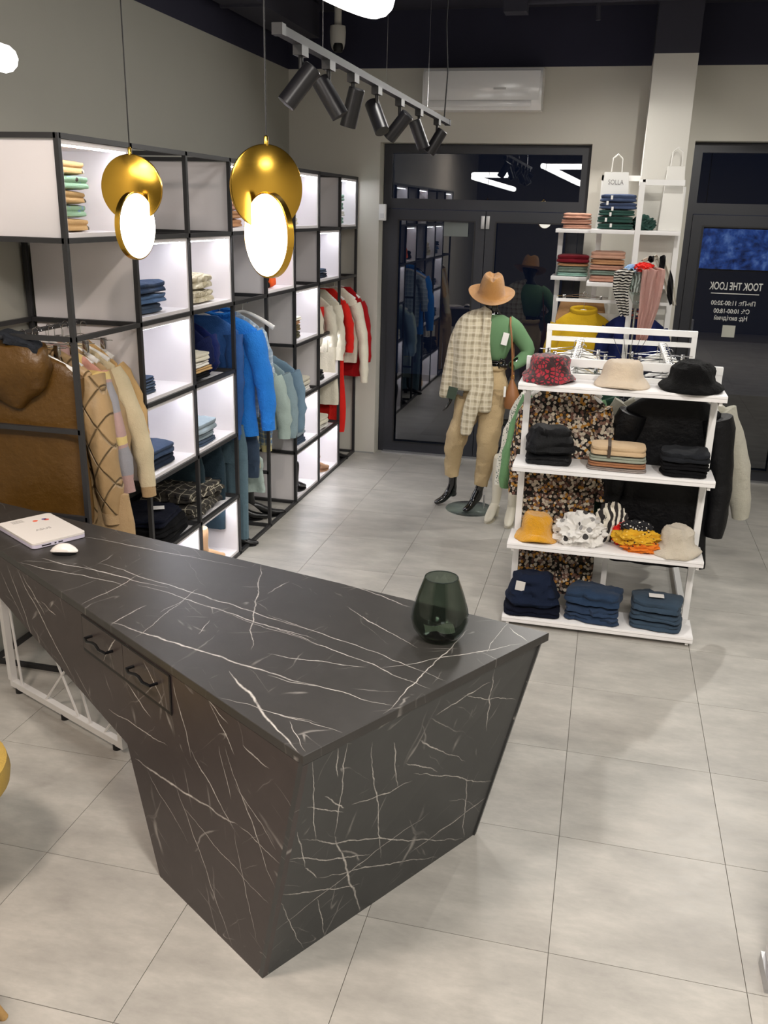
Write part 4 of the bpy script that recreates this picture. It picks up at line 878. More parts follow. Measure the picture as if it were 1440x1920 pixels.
# hats
def bucket(name, label, mat, loc, rz=0, R=.085, H=.115, brim=.14, seed=1, rough=.006, tilt=(0, 0), flop=.02, fur=0, top=.9):
    t = thing(name, label, 'hat', loc, rz)
    prof = [(.0, H*.94), (R*.5*top, H*.97), (R*.82*top, H*.99), (R*.98*top, H*.93), (R*1.02, H*.78), (R*1.07, H*.58), (R*1.12, H*.42), (R*1.18, H*.34), (brim*.95, H*.13), (brim, H*.05), (brim*.985, 0), (brim*.92, H*.03), (R*1.08, H*.24), (R*.98, H*.4), (R*.9, H*.85), (0, H*.88)]
    bm = bmesh.new(); rs = []
    fine = []
    for a, b in zip(prof, prof[1:]):
        for i in range(2): fine.append(tuple(a[j]+(b[j]-a[j])*i/2 for j in (0, 1)))
    fine.append(prof[-1])
    lathe(bm, fine, 56)
    for v in bm.verts:
        p = v.co; rr = math.hypot(p.x, p.y); n1 = nz(p, 14, seed); n2 = nz(p, 45, seed*2); n3 = nz(p, 160, seed)
        v.co += Vector((p.x/(rr+.01)*(n1*rough*1.6+n2*rough*.4+n3*fur), p.y/(rr+.01)*(n1*rough*1.6+n2*rough*.4+n3*fur), 0))
        v.co.z += n1*rough*(1 if p.z > H*.5 else .3)+n3*fur
        if rr > R*1.22: v.co.z += flop*max(0, math.sin(2*math.atan2(p.y, p.x)+seed))*(rr-R)/(brim-R)
        v.co.z = max(v.co.z, .0)
    o = link('felt_body', bm, mat, t); t.rotation_euler = (tilt[0], tilt[1], rz); return t
leo = newmat('red_leopard_fur'); m_, nt_, b_ = leo; v_ = coord(nt_); vo_ = N(nt_, 'ShaderNodeTexVoronoi', feature='DISTANCE_TO_EDGE'); vo_.inputs['Scale'].default_value = 42
mpv = noisetex(nt_, v_, 20, 3); LK(nt_, vmath(nt_, 'ADD', v_, None), vo_.inputs['Vector'])
f_ = mathn(nt_, 'MULTIPLY', mathn(nt_, 'SUBTRACT', mathn(nt_, 'ADD', vo_.outputs[0], mathn(nt_, 'MULTIPLY', mathn(nt_, 'SUBTRACT', mpv, .5), .5)), .12), 14, clamp=True)
LK(nt_, mixc(nt_, f_, hexc('#2a0509'), hexc('#a01128')), b_.inputs['Base Color']); b_.inputs['Roughness'].default_value = .85; b_.inputs['Sheen Weight'].default_value = .3; bump(nt_, b_, noisetex(nt_, v_, 220, 3), .8, .006)
furc = cloth('cream_fur', '#dcc9b0', 90, .1, .95, .006, .4); furb = cloth('black_fur', '#060607', 90, .1, .9, .006, .2); furw = cloth('white_teddy_fur', '#d9cdb8', 110, .12, .95, .01, .4)
T = SZ[3]
bucket('bucket_hat', 'dark red leopard fur bucket hat on the top white shelf', m_, (-.265, 4.89, T), .3, .095, .14, .143, 3, .012, fur=.002)
bucket('bucket_hat', 'cream fur bucket hat in the middle of the top white shelf', furc, (.112, 4.885, T), 0, .094, .135, .145, 5, .005, fur=.002, flop=.01)
bucket('bucket_hat', 'black fur bucket hat at the right end of the top white shelf', furb, (.46, 4.90, T), .4, .103, .145, .165, 9, .008, fur=.003, flop=.015, top=.82)
bucket('bucket_hat', 'mustard yellow wool bucket hat on the third white shelf from the top', cloth('yellow_wool', '#e0a01c', 60, .1, .95, .008, .4), (-.265, 4.885, SZ[1]), .6, .079, .145, .125, 12, .010, fur=.002, top=.86)
bucket('bucket_hat', 'off white teddy bucket hat at the right of the third shelf', furw, (.485, 4.885, SZ[1]), .2, .084, .15, .138, 15, .010, fur=.003, top=.8)
# diffuser behind the cream hat
df = thing('reed_diffuser', 'white reed diffuser with black sticks behind the cream hat', 'diffuser', (.135, 4.99, T))
latheo('bottle', [(0, 0), (.012, 0), (.013, .05), (.008, .06), (.008, .085), (0, .085)], white_lam, df, 20)
for a, b in ((-.09, .0), (-.035, .01), (.05, .01), (.08, -.01), (.012, .015)): tubeo('reed', [(0, 0, .06), (a, b, .235)], .0014, black_m, df, 5)

# folded goods on the lower shelves
Z2, Z1, Z0 = SZ[2]+.001, SZ[1]+.001, SZ[0]+.001
blk = cloth('black_coated_denim', '#07080b', 60, .1, .6, .003, 0, .25)
o = folded('folded_trousers', blk, .25, .17, .05, (-.235, 4.885, Z2), .05, 2, 61, .012); tag(o, 'black folded trousers under the upright black pair on the second shelf', 'trousers')
o = folded('folded_trousers', blk, .26, .17, .155, (-.235, 4.885, Z2+.052), .1, 3, 62, .018, .28); tag(o, 'black thick folded trousers at the left of the second shelf', 'trousers')
scf = lambda n_, c: cloth(n_, c, 110, .12)
for i, (c, h, lab) in enumerate((('#8f857f', .02, 'grey woven folded scarf'), ('#9a6a4a', .028, 'brown folded scarf'), ('#8f9384', .03, 'grey green folded scarf'), ('#c0a684', .055, 'beige folded scarf with dark loop'))):
    o = folded('folded_scarf', scf('scarf_'+c[1:], c), .31-.006*i, .18, h, (.13, 4.88, Z2+[0, .021, .05, .081][i]), -.03+.01*i, 2, 70+i, .004); tag(o, lab+', '+('bottom', 'second', 'third', 'topmost')[i]+' of the scarf pile on the second shelf', 'scarf')
lp = box('scarf_loop', .075, .092, 4.787, 4.978, Z2+.075, Z2+.1385, cloth('dark_braid', '#4a3f36', 90)); tag(lp, 'dark braided loop round the beige scarf', 'loop')
for i, (m, h) in enumerate(((black_c, .036), (black_c, .036), (char, .06))):
    o = folded('folded_jeans', m, .24, .2, h, (.475, 4.88, Z2+[0, .037, .074][i]), .05, 2, 76+i, .014); tag(o, ('black folded jeans, bottom', 'black folded jeans, second', 'washed black folded jeans, topmost')[i]+' at the right of the second shelf', 'jeans')
def crumple(name, label, cat, mat, loc, sx, sy, sz, seed, amp=.35, sub=4, sc2=3.5):
    bm = bmesh.new(); bmesh.ops.create_icosphere(bm, subdivisions=sub+1, radius=1)
    for v in bm.verts:
        p = v.co.normalized(); n1 = 1-abs(nz(p, sc2*.5, seed))*2; n2 = 1-abs(nz(p, sc2*1.3, seed+5))*2; k = 1+amp*(n1-.5)+amp*.45*(n2-.5)
        z = p.z*k
        v.co = Vector((p.x*k*sx, p.y*k*sy, max(0, z*.6+.42)*sz))
    o = link(name, bm, mat); o.location = loc; tag(o, label, cat); return o
dots = spots('grey_dots', '#dedbd6', ['#8e8c8a', '#dedbd6', '#3a3838', '#b3b0ad'], 20, .35)
crumple('dotted_scarf', 'crumpled white scarf with big grey dots on the third shelf', 'scarf', dots, (-.03, 4.87, Z1), .12, .08, .155, 3, .5)
strip = wavy('striped_silk', '#e2dccd', '#2a2626', 9, dist=8)
crumple('striped_scarf', 'cream silk scarf with dark lines behind the dotted scarf', 'scarf', strip, (.135, 4.965, Z1), .085, .045, .2, 8, .35)
crumple('red_scarf', 'small red scarf between the striped and yellow scarves', 'scarf', redm, (.2, 4.94, Z1), .055, .05, .12, 9, .3)
crumple('orange_scarf', 'orange scarf with black print at the bottom of the yellow scarf', 'scarf', spots('orange_print', '#d9771c', ['#d9771c', '#1d1a18', '#d9771c'], 50, .3), (.31, 4.835, Z1), .10, .045, .055, 10, .4)
crumple('yellow_scarf', 'mustard yellow patterned scarf on the third shelf', 'scarf', spots('yellow_print', '#d1a021', ['#d1a021', '#3a3018', '#d1a021', '#e3c063'], 60, .3), (.275, 4.87, Z1+.032), .115, .07, .08, 11, .4)
crumple('dotted_black_scarf', 'black and white polka dot scarf on top of the yellow scarf', 'scarf', spots('polka', '#15151a', ['#e8e4dc', '#15151a', '#e8e4dc'], 60, .32), (.27, 4.89, Z1+.095), .075, .045, .055, 12, .4)
# bottom shelf jeans
o = folded('folded_jeans', navy_c, .33, .22, .045, (-.255, 4.885, Z0), .08, 2, 91, .015); tag(o, 'dark navy jeans under the upright navy pair on the bottom shelf', 'jeans')
o = folded('folded_jeans', cloth('indigo_denim', '#161f33', 80), .31, .2, .19, (-.255, 4.885, Z0+.047), .12, 3, 92, .02, .34); tag(o, 'thick indigo folded jeans with white tag on the bottom shelf', 'jeans')
tg = box('price_tag', -.026, .026, -.002, 0, -.035, .035, pm('paper_label', '#e8e6e2')); tg.location = (-.325, 4.782, Z0+.185); tg.rotation_euler = (.35, .12, 0); tag(tg, 'white price tag on the thick indigo jeans', 'price tag')
for i, h in enumerate((.045, .05, .085)):
    o = folded('folded_jeans', jean_b if i < 2 else cloth('mid_indigo', '#263850', 80, .35), .29, .2, h, (.085, 4.885, Z0+[0, .047, .099][i]), -.18, 2, 95+i, .02); tag(o, 'blue folded jeans, '+('bottom', 'middle', 'topmost')[i]+' of the centre pile on the bottom shelf', 'jeans')
for i, h in enumerate((.05, .05, .07)):
    o = folded('folded_jeans', cloth('slate_denim', '#364656', 80, .25), .28, .2, h, (.43, 4.885, Z0+[0, .052, .104][i]), -.12, 2, 99+i, .012); tag(o, 'slate blue folded jeans, '+('bottom', 'middle', 'topmost')[i]+' of the right pile on the bottom shelf', 'jeans')
tg = box('price_tag', -.04, .04, -.025, .025, 0, .002, pm('paper_label', '#e8e6e2')); tg.location = (.42, 4.86, Z0+.186); tag(tg, 'white price tag on the slate blue jeans', 'price tag')

# hanging clothes of the aisle rack (rails run away from the camera)
floral = spots('dark_floral', '#14100d', ['#cfc4b0', '#7d5f50', '#b98436', '#3a342c', '#a8978a', '#d8cdb8', '#6a4a40'], 58, .62, ring=False)
hz_ = AZ-.16
def aisle(lst, rx, side):
    for k, (yy, dx, W_, L_, m, nm, cat, lab, kw) in enumerate(lst):
        pair(nm, lab, cat, m, (rx+dx, yy, hz_), 0, W=W_, L=L_, seed=k*3+61+side, hk=.085, hl=f'white hanger number {k+1} from the near end of the {"left" if side==0 else "right"} aisle rail'.replace('number 1', 'first').replace('number 2', 'second').replace('number 3', 'third').replace('number 4', 'fourth').replace('number 5', 'fifth').replace('number 6', 'sixth').replace('number 7', 'seventh'), slant=.08, **kw)
gknit = spots('green_white_weave', '#e6e3d6', ['#4f6a52', '#22302a', '#e6e3d6'], 90, .35)
aisle([(5.14, 0, .42, 1.24, floral, 'floral_dress', 'dress', 'long dark floral dress at the front of the aisle rack', dict(T=.07, sl=.66, splay=.07, srad=.07, hem=1.12, fold=.02)),
       (5.26, -.03, .42, .8, green_c, 'sage_shirt', 'shirt', 'sage green shirt behind the floral dress', dict(T=.05, sl=.66, splay=.12, srad=.055)),
       (5.36, -.05, .42, .8, gknit, 'woven_jacket', 'jacket', 'green and white woven jacket behind the sage shirt', dict(T=.05, sl=.68, splay=.14, srad=.055)),
       (5.5, .03, .44, 1.1, dgreen, 'green_dress', 'dress', 'dark green dress in the middle of the left aisle rail', dict(T=.05, sl=.6, splay=.06)),
       (5.75, 0, .42, .9, beige, 'beige_dress', 'dress', 'beige dress towards the far end of the left aisle rail', dict(T=.05, sl=.55, splay=.05)),
       (6.1, 0, .42, .9, cream, 'cream_dress', 'dress', 'cream dress at the far end of the left aisle rail', dict(T=.05, sl=.55, splay=.05))], RL[0], 0)
teddy = cloth('ivory_teddy', '#cfcbb9', 120, .08, .95, .012, .4); bpuff = cloth('black_puffer', '#05060a', 12, .1, .5, .002, 0, .3)
aisle([(5.13, .03, .50, 1.0, bpuff, 'black_puffer_coat', 'coat', 'black puffer coat at the front of the right aisle rail', dict(T=.08, sl=.8, splay=.07, srad=.08, hem=1.1)),
       (5.27, .03, .56, .66, teddy, 'teddy_coat', 'coat', 'ivory teddy coat behind the black puffer coat', dict(T=.08, sl=.72, splay=.19, srad=.08)),
       (5.4, .0, .48, 1.08, plaid('navy_check', '#1a1c26', '#0f1016', '#8a8a90', 22), 'checked_coat', 'coat', 'navy checked coat whose hem shows under the black puffer', dict(T=.06, sl=.6, splay=.05)),
       (5.6, 0, .44, .9, black_c, 'black_dress', 'dress', 'black dress in the middle of the right aisle rail', dict(T=.05, sl=.5, splay=.04)),
       (5.9, 0, .44, .8, jean_d, 'denim_dress', 'dress', 'dark denim dress towards the far end of the right aisle rail', dict(T=.05, sl=.5, splay=.04)),
       (6.25, 0, .44, .8, creamw, 'ivory_blouse', 'blouse', 'ivory blouse at the far end of the right aisle rail', dict(T=.05, sl=.5, splay=.04))], RL[1], 1)
ordw = ['first', 'second', 'third', 'fourth', 'fifth', 'sixth', 'seventh', 'eighth', 'ninth', 'tenth', 'eleventh', 'twelfth', 'thirteenth', 'fourteenth']
for s_, rx in enumerate(RL):
    for k in range(12):
        y = 5.2+k*.112
        hanger(f'thin white hanger, {ordw[k]} of those between the clothes on the {("left", "right")[s_]} aisle rail', (rx, y+.03, hz_+.006), 0, .36, 'wood', 'thin white hangers on the aisle rack', .083)
    for k in range(7):
        y = 5.24+k*.19
        hanger(f'chrome clip hanger, {ordw[k]} from the near end on the {("left", "right")[s_]} aisle rail', (rx+(.02 if k % 2 else -.03), y, hz_+.02), 0, .46, 'clip', 'chrome clip hangers on the aisle rack', .07)
        if k in (2, 4, 6): trousers('beige_trousers', f'trousers clipped on the {ordw[k]} chrome hanger of the {("left", "right")[s_]} aisle rail', (beige if s_ == 0 else jean_m), (rx, y, hz_-.02), 0, .36, .85, .035, k)

# white boots and green hem beside the rack
boot('tall_boot', 'white heeled boot beside the aisle rack, left of its pair', cream_l, (-.69, 6.72, 0), D2R(-12), .34, .06, .25, cream_l, .05, 'white boots')
boot('tall_boot', 'white heeled boot beside the aisle rack, right of its pair', cream_l, (-.56, 6.66, 0), D2R(-2), .34, .06, .25, cream_l, .05, 'white boots')

# ------------------------------------------------------------ white wall rack in front of the column
kr = thing('wall_shelf_rack', 'white ladder shelf rack against the column between the doors', 'shelf', (.0, 7.5, 0))
def kbar(a, b, nm='post', s=.04, m=white_metal):
    bm = bmesh.new(); bar(bm, Vector(a)-Vector((0, 7.5, 0)), Vector(b)-Vector((0, 7.5, 0)), s); link(nm, bm, m, kr, False)
kbar((-.12, 7.78, 0), (-.12, 7.78, 2.54)); kbar((.165, 7.36, 0), (.165, 7.36, 2.48)); kbar((.47, 7.6, 0), (.47, 7.6, 2.46)); kbar((-.44, 8.15, 0), (-.44, 8.15, 2.12))
kbar((-.14, 7.78, 2.52), (.155, 7.78, 2.52), 'top_bar'); kbar((.165, 7.38, 2.48), (.465, 7.38, 2.48), 'top_bar'); kbar((.165, 7.36, 2.48), (.165, 7.64, 2.48), 'top_bar')
for z, x0, x1, y0, y1 in ((2.14, -.18, .475, 7.38, 7.65), (1.75, -.175, .48, 7.38, 7.65), (2.13, -.47, -.19, 7.85, 8.2), (1.755, -.48, -.19, 7.85, 8.2)):
    box('shelf_board', x0, x1, y0-7.5, y1-7.5, z-.03, z, white_lam, kr, .002)
kbar((-.4, 7.48, 1.60), (.46, 7.48, 1.60), 'hanging_rail', .024)
def wstack(items, x, y, z, w, d, place, seed): return stack(items, x, y, z, w, d, place, None, 0, .006, seed, .006)
wstack([('folded_sweater', rose, .035, 'dusty rose knit'), ('folded_sweater', rose, .04, 'dusty rose knit'), ('folded_sweater', rose, .045, 'dusty rose knit')], -.31, 7.99, 2.131, .24, .24, 'on the left upper wall shelf', 111)
slb = cloth('slate_blue_knit', '#3d4964', 60); pine = cloth('pine_green_knit', '#2c4a43', 60)
wstack([('folded_sweater', pine, .045, 'pine green knit with tags'), ('folded_sweater', pine, .05, 'pine green knit'), ('folded_sweater', pine, .045, 'dark green knit'), ('folded_sweater', slb, .05, 'slate blue knit'), ('folded_sweater', slb, .06, 'slate blue knit with white label')], 0.0, 7.52, 2.141, .28, .24, 'on the upper wall shelf', 112)
for i in range(6):
    z_ = 2.17+i*.04; lb = box('paper_tag', -.008, .008, -.002, .001, -.014, .014, pm('paper_label', '#e8e6e2')); lb.location = (-.035+.012*math.sin(i*2.1)-.05*(i % 3 == 1), 7.398, z_); tag(lb, f'small white tag, {ordw[i]} up on the green and blue knit pile', 'tag', 'tags on the knit pile')
crumple('green_scarf', 'dark green scarf lying beside the green knit pile', 'scarf', pine, (.205, 7.54, 2.141), .08, .08, .10, 13, .4)
wstack([('folded_sweater', mintk, .03, 'grey green knit'), ('folded_sweater', green_c if 0 else cloth('sage_knit', '#76857a', 60), .05, 'sage grey knit'), ('folded_sweater', tan_c, .02, 'thin brown knit'), ('folded_sweater', wine, .07, 'wine red knit')], -.31, 7.99, 1.756, .26, .24, 'on the left lower wall shelf', 113)
wstack([('folded_sweater', rose, .05, 'rose knit'), ('folded_sweater', cloth('sage_knit', '#76857a', 60), .035, 'sage grey knit'), ('folded_sweater', rose, .04, 'rose knit'), ('folded_sweater', tan_c, .04, 'tan knit'), ('folded_sweater', cloth('pale_rose', '#c0957f', 60), .06, 'pale rose knit')], -.03, 7.52, 1.751, .26, .24, 'on the lower wall shelf', 114)
def tote(label, loc, w, h, text_=None, rz=0):
    t = thing('paper_bag', label, 'bag', loc, rz); wm = pm('white_paper', '#dcdad4', .6)
    bm = bmesh.new(); loft(bm, [[Vector(p) for p in ((-w/2, -.05, 0), (w/2, -.05, 0), (w/2, .05, 0), (-w/2, .05, 0))], [Vector(p) for p in ((-w*.36, -.03, h), (w*.36, -.03, h), (w*.36, .03, h), (-w*.36, .03, h))]]); link('bag_body', bm, wm, t, False)
    for y in (-.03, .03): tubeo('bag_handle', [(-.04, y, h), (-.035, y, h+.1), (0, y, h+.13), (.035, y, h+.1), (.04, y, h)], .004, wm, t, 6)
    if text_:
        q = text('bag_lettering', text_, (0, -.0345, h*.82), .05, pm('grey_print', '#77736f'), t, rot=(PI/2-.08, 0, 0), sx=.8)
    return t
tote('white paper bag standing behind the knit pile with short grey lettering', (-.03, 7.72, 2.141), .25, .42, 'SOLLA')
tote('tall plain white bag at the right end of the upper wall shelf', (.40, 7.55, 2.141), .17, .46)
# garments on the wall rack
for k, (x, y, m, nm, cat, lab, kw) in enumerate(((-.18, 7.50, cloth('yellow_ochre_cotton', '#b8951e', 60), 'yellow_shirt', 'shirt', 'ochre yellow shirt with collar on the wall rack', dict(collar=cloth('yellow_ochre_cotton', '#b8951e'), L=.66, splay=.05)),
     (.22, 7.44, cloth('navy_knit', '#1b2350', 60), 'navy_sweater', 'sweater', 'navy sweater with bright print under the hanging scarves', dict(collar=spots('bright_print', '#20264d', ['#e08a2a', '#efe6d2', '#b03a28', '#20264d'], 60, .5), L=.6, splay=.06)))):
    pair(nm, lab, cat, m, (x, y, 1.52), 0, W=.44, T=.09, seed=k+91, hk=.09, sl=.55, **kw)
trousers('brown_trousers', 'brown trousers clipped behind the yellow shirt', cloth('brown_cotton', '#a27e58', 60), (-.2, 7.6, 1.6), 0, .4, .9, .05, 4)
hanger('chrome clip hanger holding the brown trousers', (-.2, 7.6, 1.62), 0, .4, 'clip', None, .04)
pair('white_blouse', 'white blouse between the yellow shirt and the navy sweater', 'blouse', white_c, (.02, 7.56, 1.5), 0, W=.4, L=.6, T=.05, seed=95, sl=.5, hang=False)
crumple('black_print_garment', 'black and peach printed garment lying on the far bar of the aisle rack', 'garment', spots('peach_print', '#17151a', ['#d9a679', '#17151a', '#e9cfae'], 22, .5), (-.12, 6.85, 1.47), .26, .07, .07, 31, .3) if 0 else None
# goblet of scarves on a stand
gb = thing('goblet_stand', 'tall clear glass goblet stand full of scarves', 'vase', (.2, 7.05, 0))
latheo('goblet', [(0, 0), (.13, 0), (.13, .012), (.02, .03), (.012, .1), (.011, 1.5), (.016, 1.62), (.05, 1.68), (.085, 1.76), (.09, 1.87), (.086, 1.87), (.08, 1.77), (.04, 1.70), (0, 1.69)], clear_m, gb, 28)
tubeo('chrome_core', [(0, 0, .02), (0, 0, 1.6)], .006, chrome, gb, 10)
def drape(name, label, mat, pts, wd, seed):
    """a scarf: a pleated ribbon hung along pts"""
    bm = bmesh.new(); rows = []
    n = 22; P = [Vector(p) for p in pts]
    for i in range(n+1):
        q = i/n*(len(P)-1); a = int(min(q, len(P)-2)); f = q-a; c = P[a].lerp(P[a+1], f)
        ww = wd*(.45+.55*math.sin(PI*min(1, .25+i/n*.75)))
        rows.append([bm.verts.new(c+Vector((ww*(j/12-.5), .018*math.sin(j*1.35+seed+i*.15), .006*math.sin(j+i*.5)))) for j in range(13)])
    for a, b in zip(rows, rows[1:]):
        for j in range(12): bm.faces.new((a[j], a[j+1], b[j+1], b[j]))
    bmesh.ops.solidify(bm, geom=bm.faces[:], thickness=.003)
    o = link(name, bm, mat); tag(o, label, 'scarf', None)
G = (.2, 7.05)
drape('zebra_scarf', 'black and white zebra scarf hanging over the left of the goblet', wavy('zebra', '#e8e4dc', '#111114', 16, dist=4, dirn='Z'), [(G[0]-.03, G[1]-.04, 1.88), (G[0]-.11, G[1]-.1, 1.86), (G[0]-.12, G[1]-.11, 1.72), (G[0]-.07, G[1]-.11, 1.55)], .13, 1)
drape('pink_scarf', 'pale pink scarf hanging down from the goblet', cloth('pale_pink_silk', '#d9b0a6', 60, .1, .6), [(G[0]+.03, G[1]-.02, 1.90), (G[0]+.1, G[1]-.1, 1.88), (G[0]+.09, G[1]-.11, 1.6), (G[0]+.06, G[1]-.11, 1.36)], .16, 2)
drape('white_black_scarf', 'white scarf with black border at the right of the goblet', wavy('bordered', '#dedacf', '#1c1c20', 4, dist=2), [(G[0]+.04, G[1], 1.93), (G[0]+.12, G[1]-.03, 1.98), (G[0]+.19, G[1]-.05, 1.84), (G[0]+.26, G[1]-.06, 1.64)], .10, 3)
crumple('red_scarf', 'small orange red scarf in the top of the goblet', 'scarf', redm, (G[0]+.03, G[1]-.02, 1.86), .07, .06, .06, 21, .4)
crumple('blue_scarf', 'light blue scarf in the top left of the goblet', 'scarf', cloth('sky_silk', '#8fb0d6', 60), (G[0]-.05, G[1]-.02, 1.855), .05, .05, .05, 22, .4)
crumple('grey_scarf', 'grey patterned scarf stuffed inside the goblet', 'scarf', wavy('grey_silk', '#b9b7b3', '#55534f', 14, dist=6), (G[0], G[1], 1.715), .06, .06, .15, 23, .25)

# ------------------------------------------------------------ mannequin
mq = thing('mannequin', 'black gloss mannequin in hat, sage top and beige trousers by the glass door', 'mannequin', (-.905, 6.85, 0))
O = Vector((-.905, 6.85, 0))
def skin(name, verts, edges, radii, mat, parent, sub=2):
    me = bpy.data.meshes.new(name); me.from_pydata([Vector(v)-O for v in verts], edges, []); o = bpy.data.objects.new(name, me); C.objects.link(o); o.parent = parent
    me.materials.append(mat); m = o.modifiers.new('skin', 'SKIN'); m.use_smooth_shade = True; sv = me.skin_vertices[0].data
    for i, r_ in enumerate(radii): sv[i].radius = (r_, r_) if isinstance(r_, (int, float)) else r_
    sv[0].use_root = True; s2 = o.modifiers.new('sub', 'SUBSURF'); s2.levels = s2.render_levels = sub
    bpy.context.view_layer.update(); dg = bpy.context.evaluated_depsgraph_get(); ev = bpy.data.meshes.new_from_object(o.evaluated_get(dg))
    o.modifiers.clear(); o.data = ev; [setattr(p, 'use_smooth', True) for p in ev.polygons]; ev.materials.clear(); ev.materials.append(mat); return o
V = []; Ed = []; Rd = []
def av(p, r_, pa=None):
    V.append(p); Rd.append(r_)
    if pa is not None: Ed.append((pa, len(V)-1))
    return len(V)-1
y_ = 6.85
pel = av((-.83, y_, .98), (.10, .07)); wa = av((-.80, y_, 1.17), (.075, .06), pel); ch = av((-.80, y_, 1.34), (.10, .07), wa); up_ = av((-.815, y_, 1.45), (.07, .055), ch); nk = av((-.83, y_, 1.55), .05, up_); hd = av((-.835, y_-.01, 1.60), .05, nk)
h1 = av((-.838, y_-.025, 1.66), (.075, .09), hd); h2 = av((-.838, y_-.015, 1.74), (.072, .085), h1)
sR = av((-.71, y_, 1.44), .045, up_); eR = av((-.53, y_+.06, 1.255), .04, sR); wR = av((-.665, y_-.05, 1.155), .027, eR); 
sL = av((-.92, y_, 1.44), .045, up_); eL = av((-1.03, y_+.03, 1.18), .04, sL); wL = av((-1.09, y_-.02, .93), .026, eL)
kL = av((-1.04, y_-.03, .53), .055, av((-.93, y_, .85), .065, pel)); cL = av((-1.065, y_+.03, .36), .045, kL); aL = av((-1.065, y_+.05, .13), .03, cL)
kR = av((-.79, y_-.06, .50), .055, av((-.76, y_-.01, .85), .065, pel)); cR = av((-.80, y_-.03, .34), .045, kR); aR = av((-.855, y_-.04, .12), .03, cR)
for a_, d_ in ((aL, (-.115, -.06)), (aR, (-.07, -.10))):
    b0 = V[a_]; hl_ = av((b0[0]+.01, b0[1]+.015, .07), .032, a_); md = av((b0[0]+d_[0]*.55, b0[1]+d_[1]*.55, .05), .032, a_); av((b0[0]+d_[0]*1.15, b0[1]+d_[1]*1.15, .022), (.03, .016), md); 
skin('body', V, Ed, Rd, gloss_black, mq)
# nose and chin of the face under the brim
def hand(w, d, side_, curl, spread):
    w = Vector(w); d = Vector(d).normalized(); s_ = Vector(side_).normalized(); n_ = d.cross(s_)
    V = [w, w+d*.05, w+d*.085]; E_ = [(0, 1), (1, 2)]; R_ = [.02, (.03, .015), (.034, .013)]
    for i in range(4):
        b = w+d*.085+s_*(i-1.5)*.018; k0 = len(V); V.append(b); R_.append(.009); E_.append((2, k0)); ln = (.07, .078, .072, .056)[i]; dd = d
        for j in range(3):
            dd = (dd+n_*curl*.5).normalized(); V.append(V[-1]+dd*ln/3*1.1); R_.append(.0085-.001*j); E_.append((len(V)-2, len(V)-1))
    k0 = len(V); V.append(w+d*.04-s_*.035); R_.append(.011); E_.append((1, k0)); V.append(w+d*.075-s_*.05); R_.append(.009); E_.append((k0, k0+1))
    return skin('hand', V, E_, R_, gloss_black, mq, 1)
hand((-.665, y_-.055, 1.155), (-1, -.32, .12), (0, .1, -1), .12, 0); hand(V[wL], (-.25, -.1, -1), (.2, -1, 0), .35, 0)
# clothes
grn = wavy('sage_rib_knit', '#587a55', '#6a9067', 90, dist=.3, bumpit=True, nd=.002)
def shell(name, rings, mat, parent=mq, fold=.004, seed=0, caps=True):
    bm = bmesh.new(); loft(bm, [[p-O for p in r] for r in rings], caps)
    for v in bm.verts: v.co += Vector((nz(v.co, 10, seed), nz(v.co, 10, seed+4), nz(v.co, 10, seed+8)))*fold
    o = link(name, bm, mat, parent); sb = o.modifiers.new('s', 'SUBSURF'); sb.levels = sb.render_levels = 1; return o
def er(c, a, b, n=28, e=.9, ax=(1, 0, 0), ay=(0, 1, 0)):
    c = Vector(c); ax = Vector(ax).normalized(); ay = Vector(ay).normalized()
    return [c+ax*a*math.copysign(abs(math.cos(t))**e, math.cos(t))+ay*b*math.copysign(abs(math.sin(t))**e, math.sin(t)) for t in [2*PI*i/n for i in range(n)]]
shell('sage_top', [er((-.80, y_, 1.19), .098, .085), er((-.80, y_, 1.24), .108, .095), er((-.79, y_, 1.32), .135, .112), er((-.795, y_, 1.40), .158, .115), er((-.80, y_, 1.46), .165, .10), er((-.815, y_, 1.505), .12, .08), er((-.83, y_, 1.535), .06, .058)], grn)
def limb(name, pts, rad, mat, parent=mq, flat=1, fold=.004, seed=0, seg=20):
    bm = bmesh.new(); P = []; Rr = []
    for i in range(len(pts)-1):
        for s_ in range(4): q = s_/4; P.append(Vector(pts[i]).lerp(Vector(pts[i+1]), q)-O); Rr.append(rad[i]+(rad[i+1]-rad[i])*q)
    P.append(Vector(pts[-1])-O); Rr.append(rad[-1])
    for _ in range(2): P = [P[0]]+[(P[i-1]+P[i]*2+P[i+1])/4 for i in range(1, len(P)-1)]+[P[-1]]
    tube(bm, P, Rr, seg, flat=flat)
    for v in bm.verts: v.co += Vector((nz(v.co, 14, seed), nz(v.co, 14, seed+4), nz(v.co, 20, seed+8)))*fold
    return link(name, bm, mat, parent)
limb('sage_sleeve', [(-.71, y_, 1.46), (-.655, y_+.01, 1.43), (-.53, y_+.06, 1.26), (-.60, y_+.01, 1.185), (-.65, y_-.035, 1.155)], [.07, .066, .052, .046, .036], grn, seed=2)
tr_m = cloth('beige_trouser_cotton', '#c2ab84', 50, .08, .9, .004)
shell('beige_trousers', [er((-.81, y_, 1.15), .105, .09), er((-.81, y_, 1.12), .108, .092), er((-.815, y_, 1.09), .112, .096), er((-.82, y_, 1.02), .15, .115), er((-.84, y_, .93), .175, .125), er((-.845, y_, .82), .17, .115), er((-.85, y_, .77), .155, .10)], tr_m, fold=.012, seed=3)
tl = [((-.95, y_, .87), .11), ((-.99, y_-.02, .74), .098), ((-1.03, y_-.04, .61), .083), ((-1.06, y_-.02, .50), .074), ((-1.07, y_+.02, .38), .064), ((-1.072, y_+.045, .26), .054)]
limb('trouser_leg', [p for p, r_ in tl], [r_ for p, r_ in tl], tr_m, fold=.018, seed=5, seg=24)
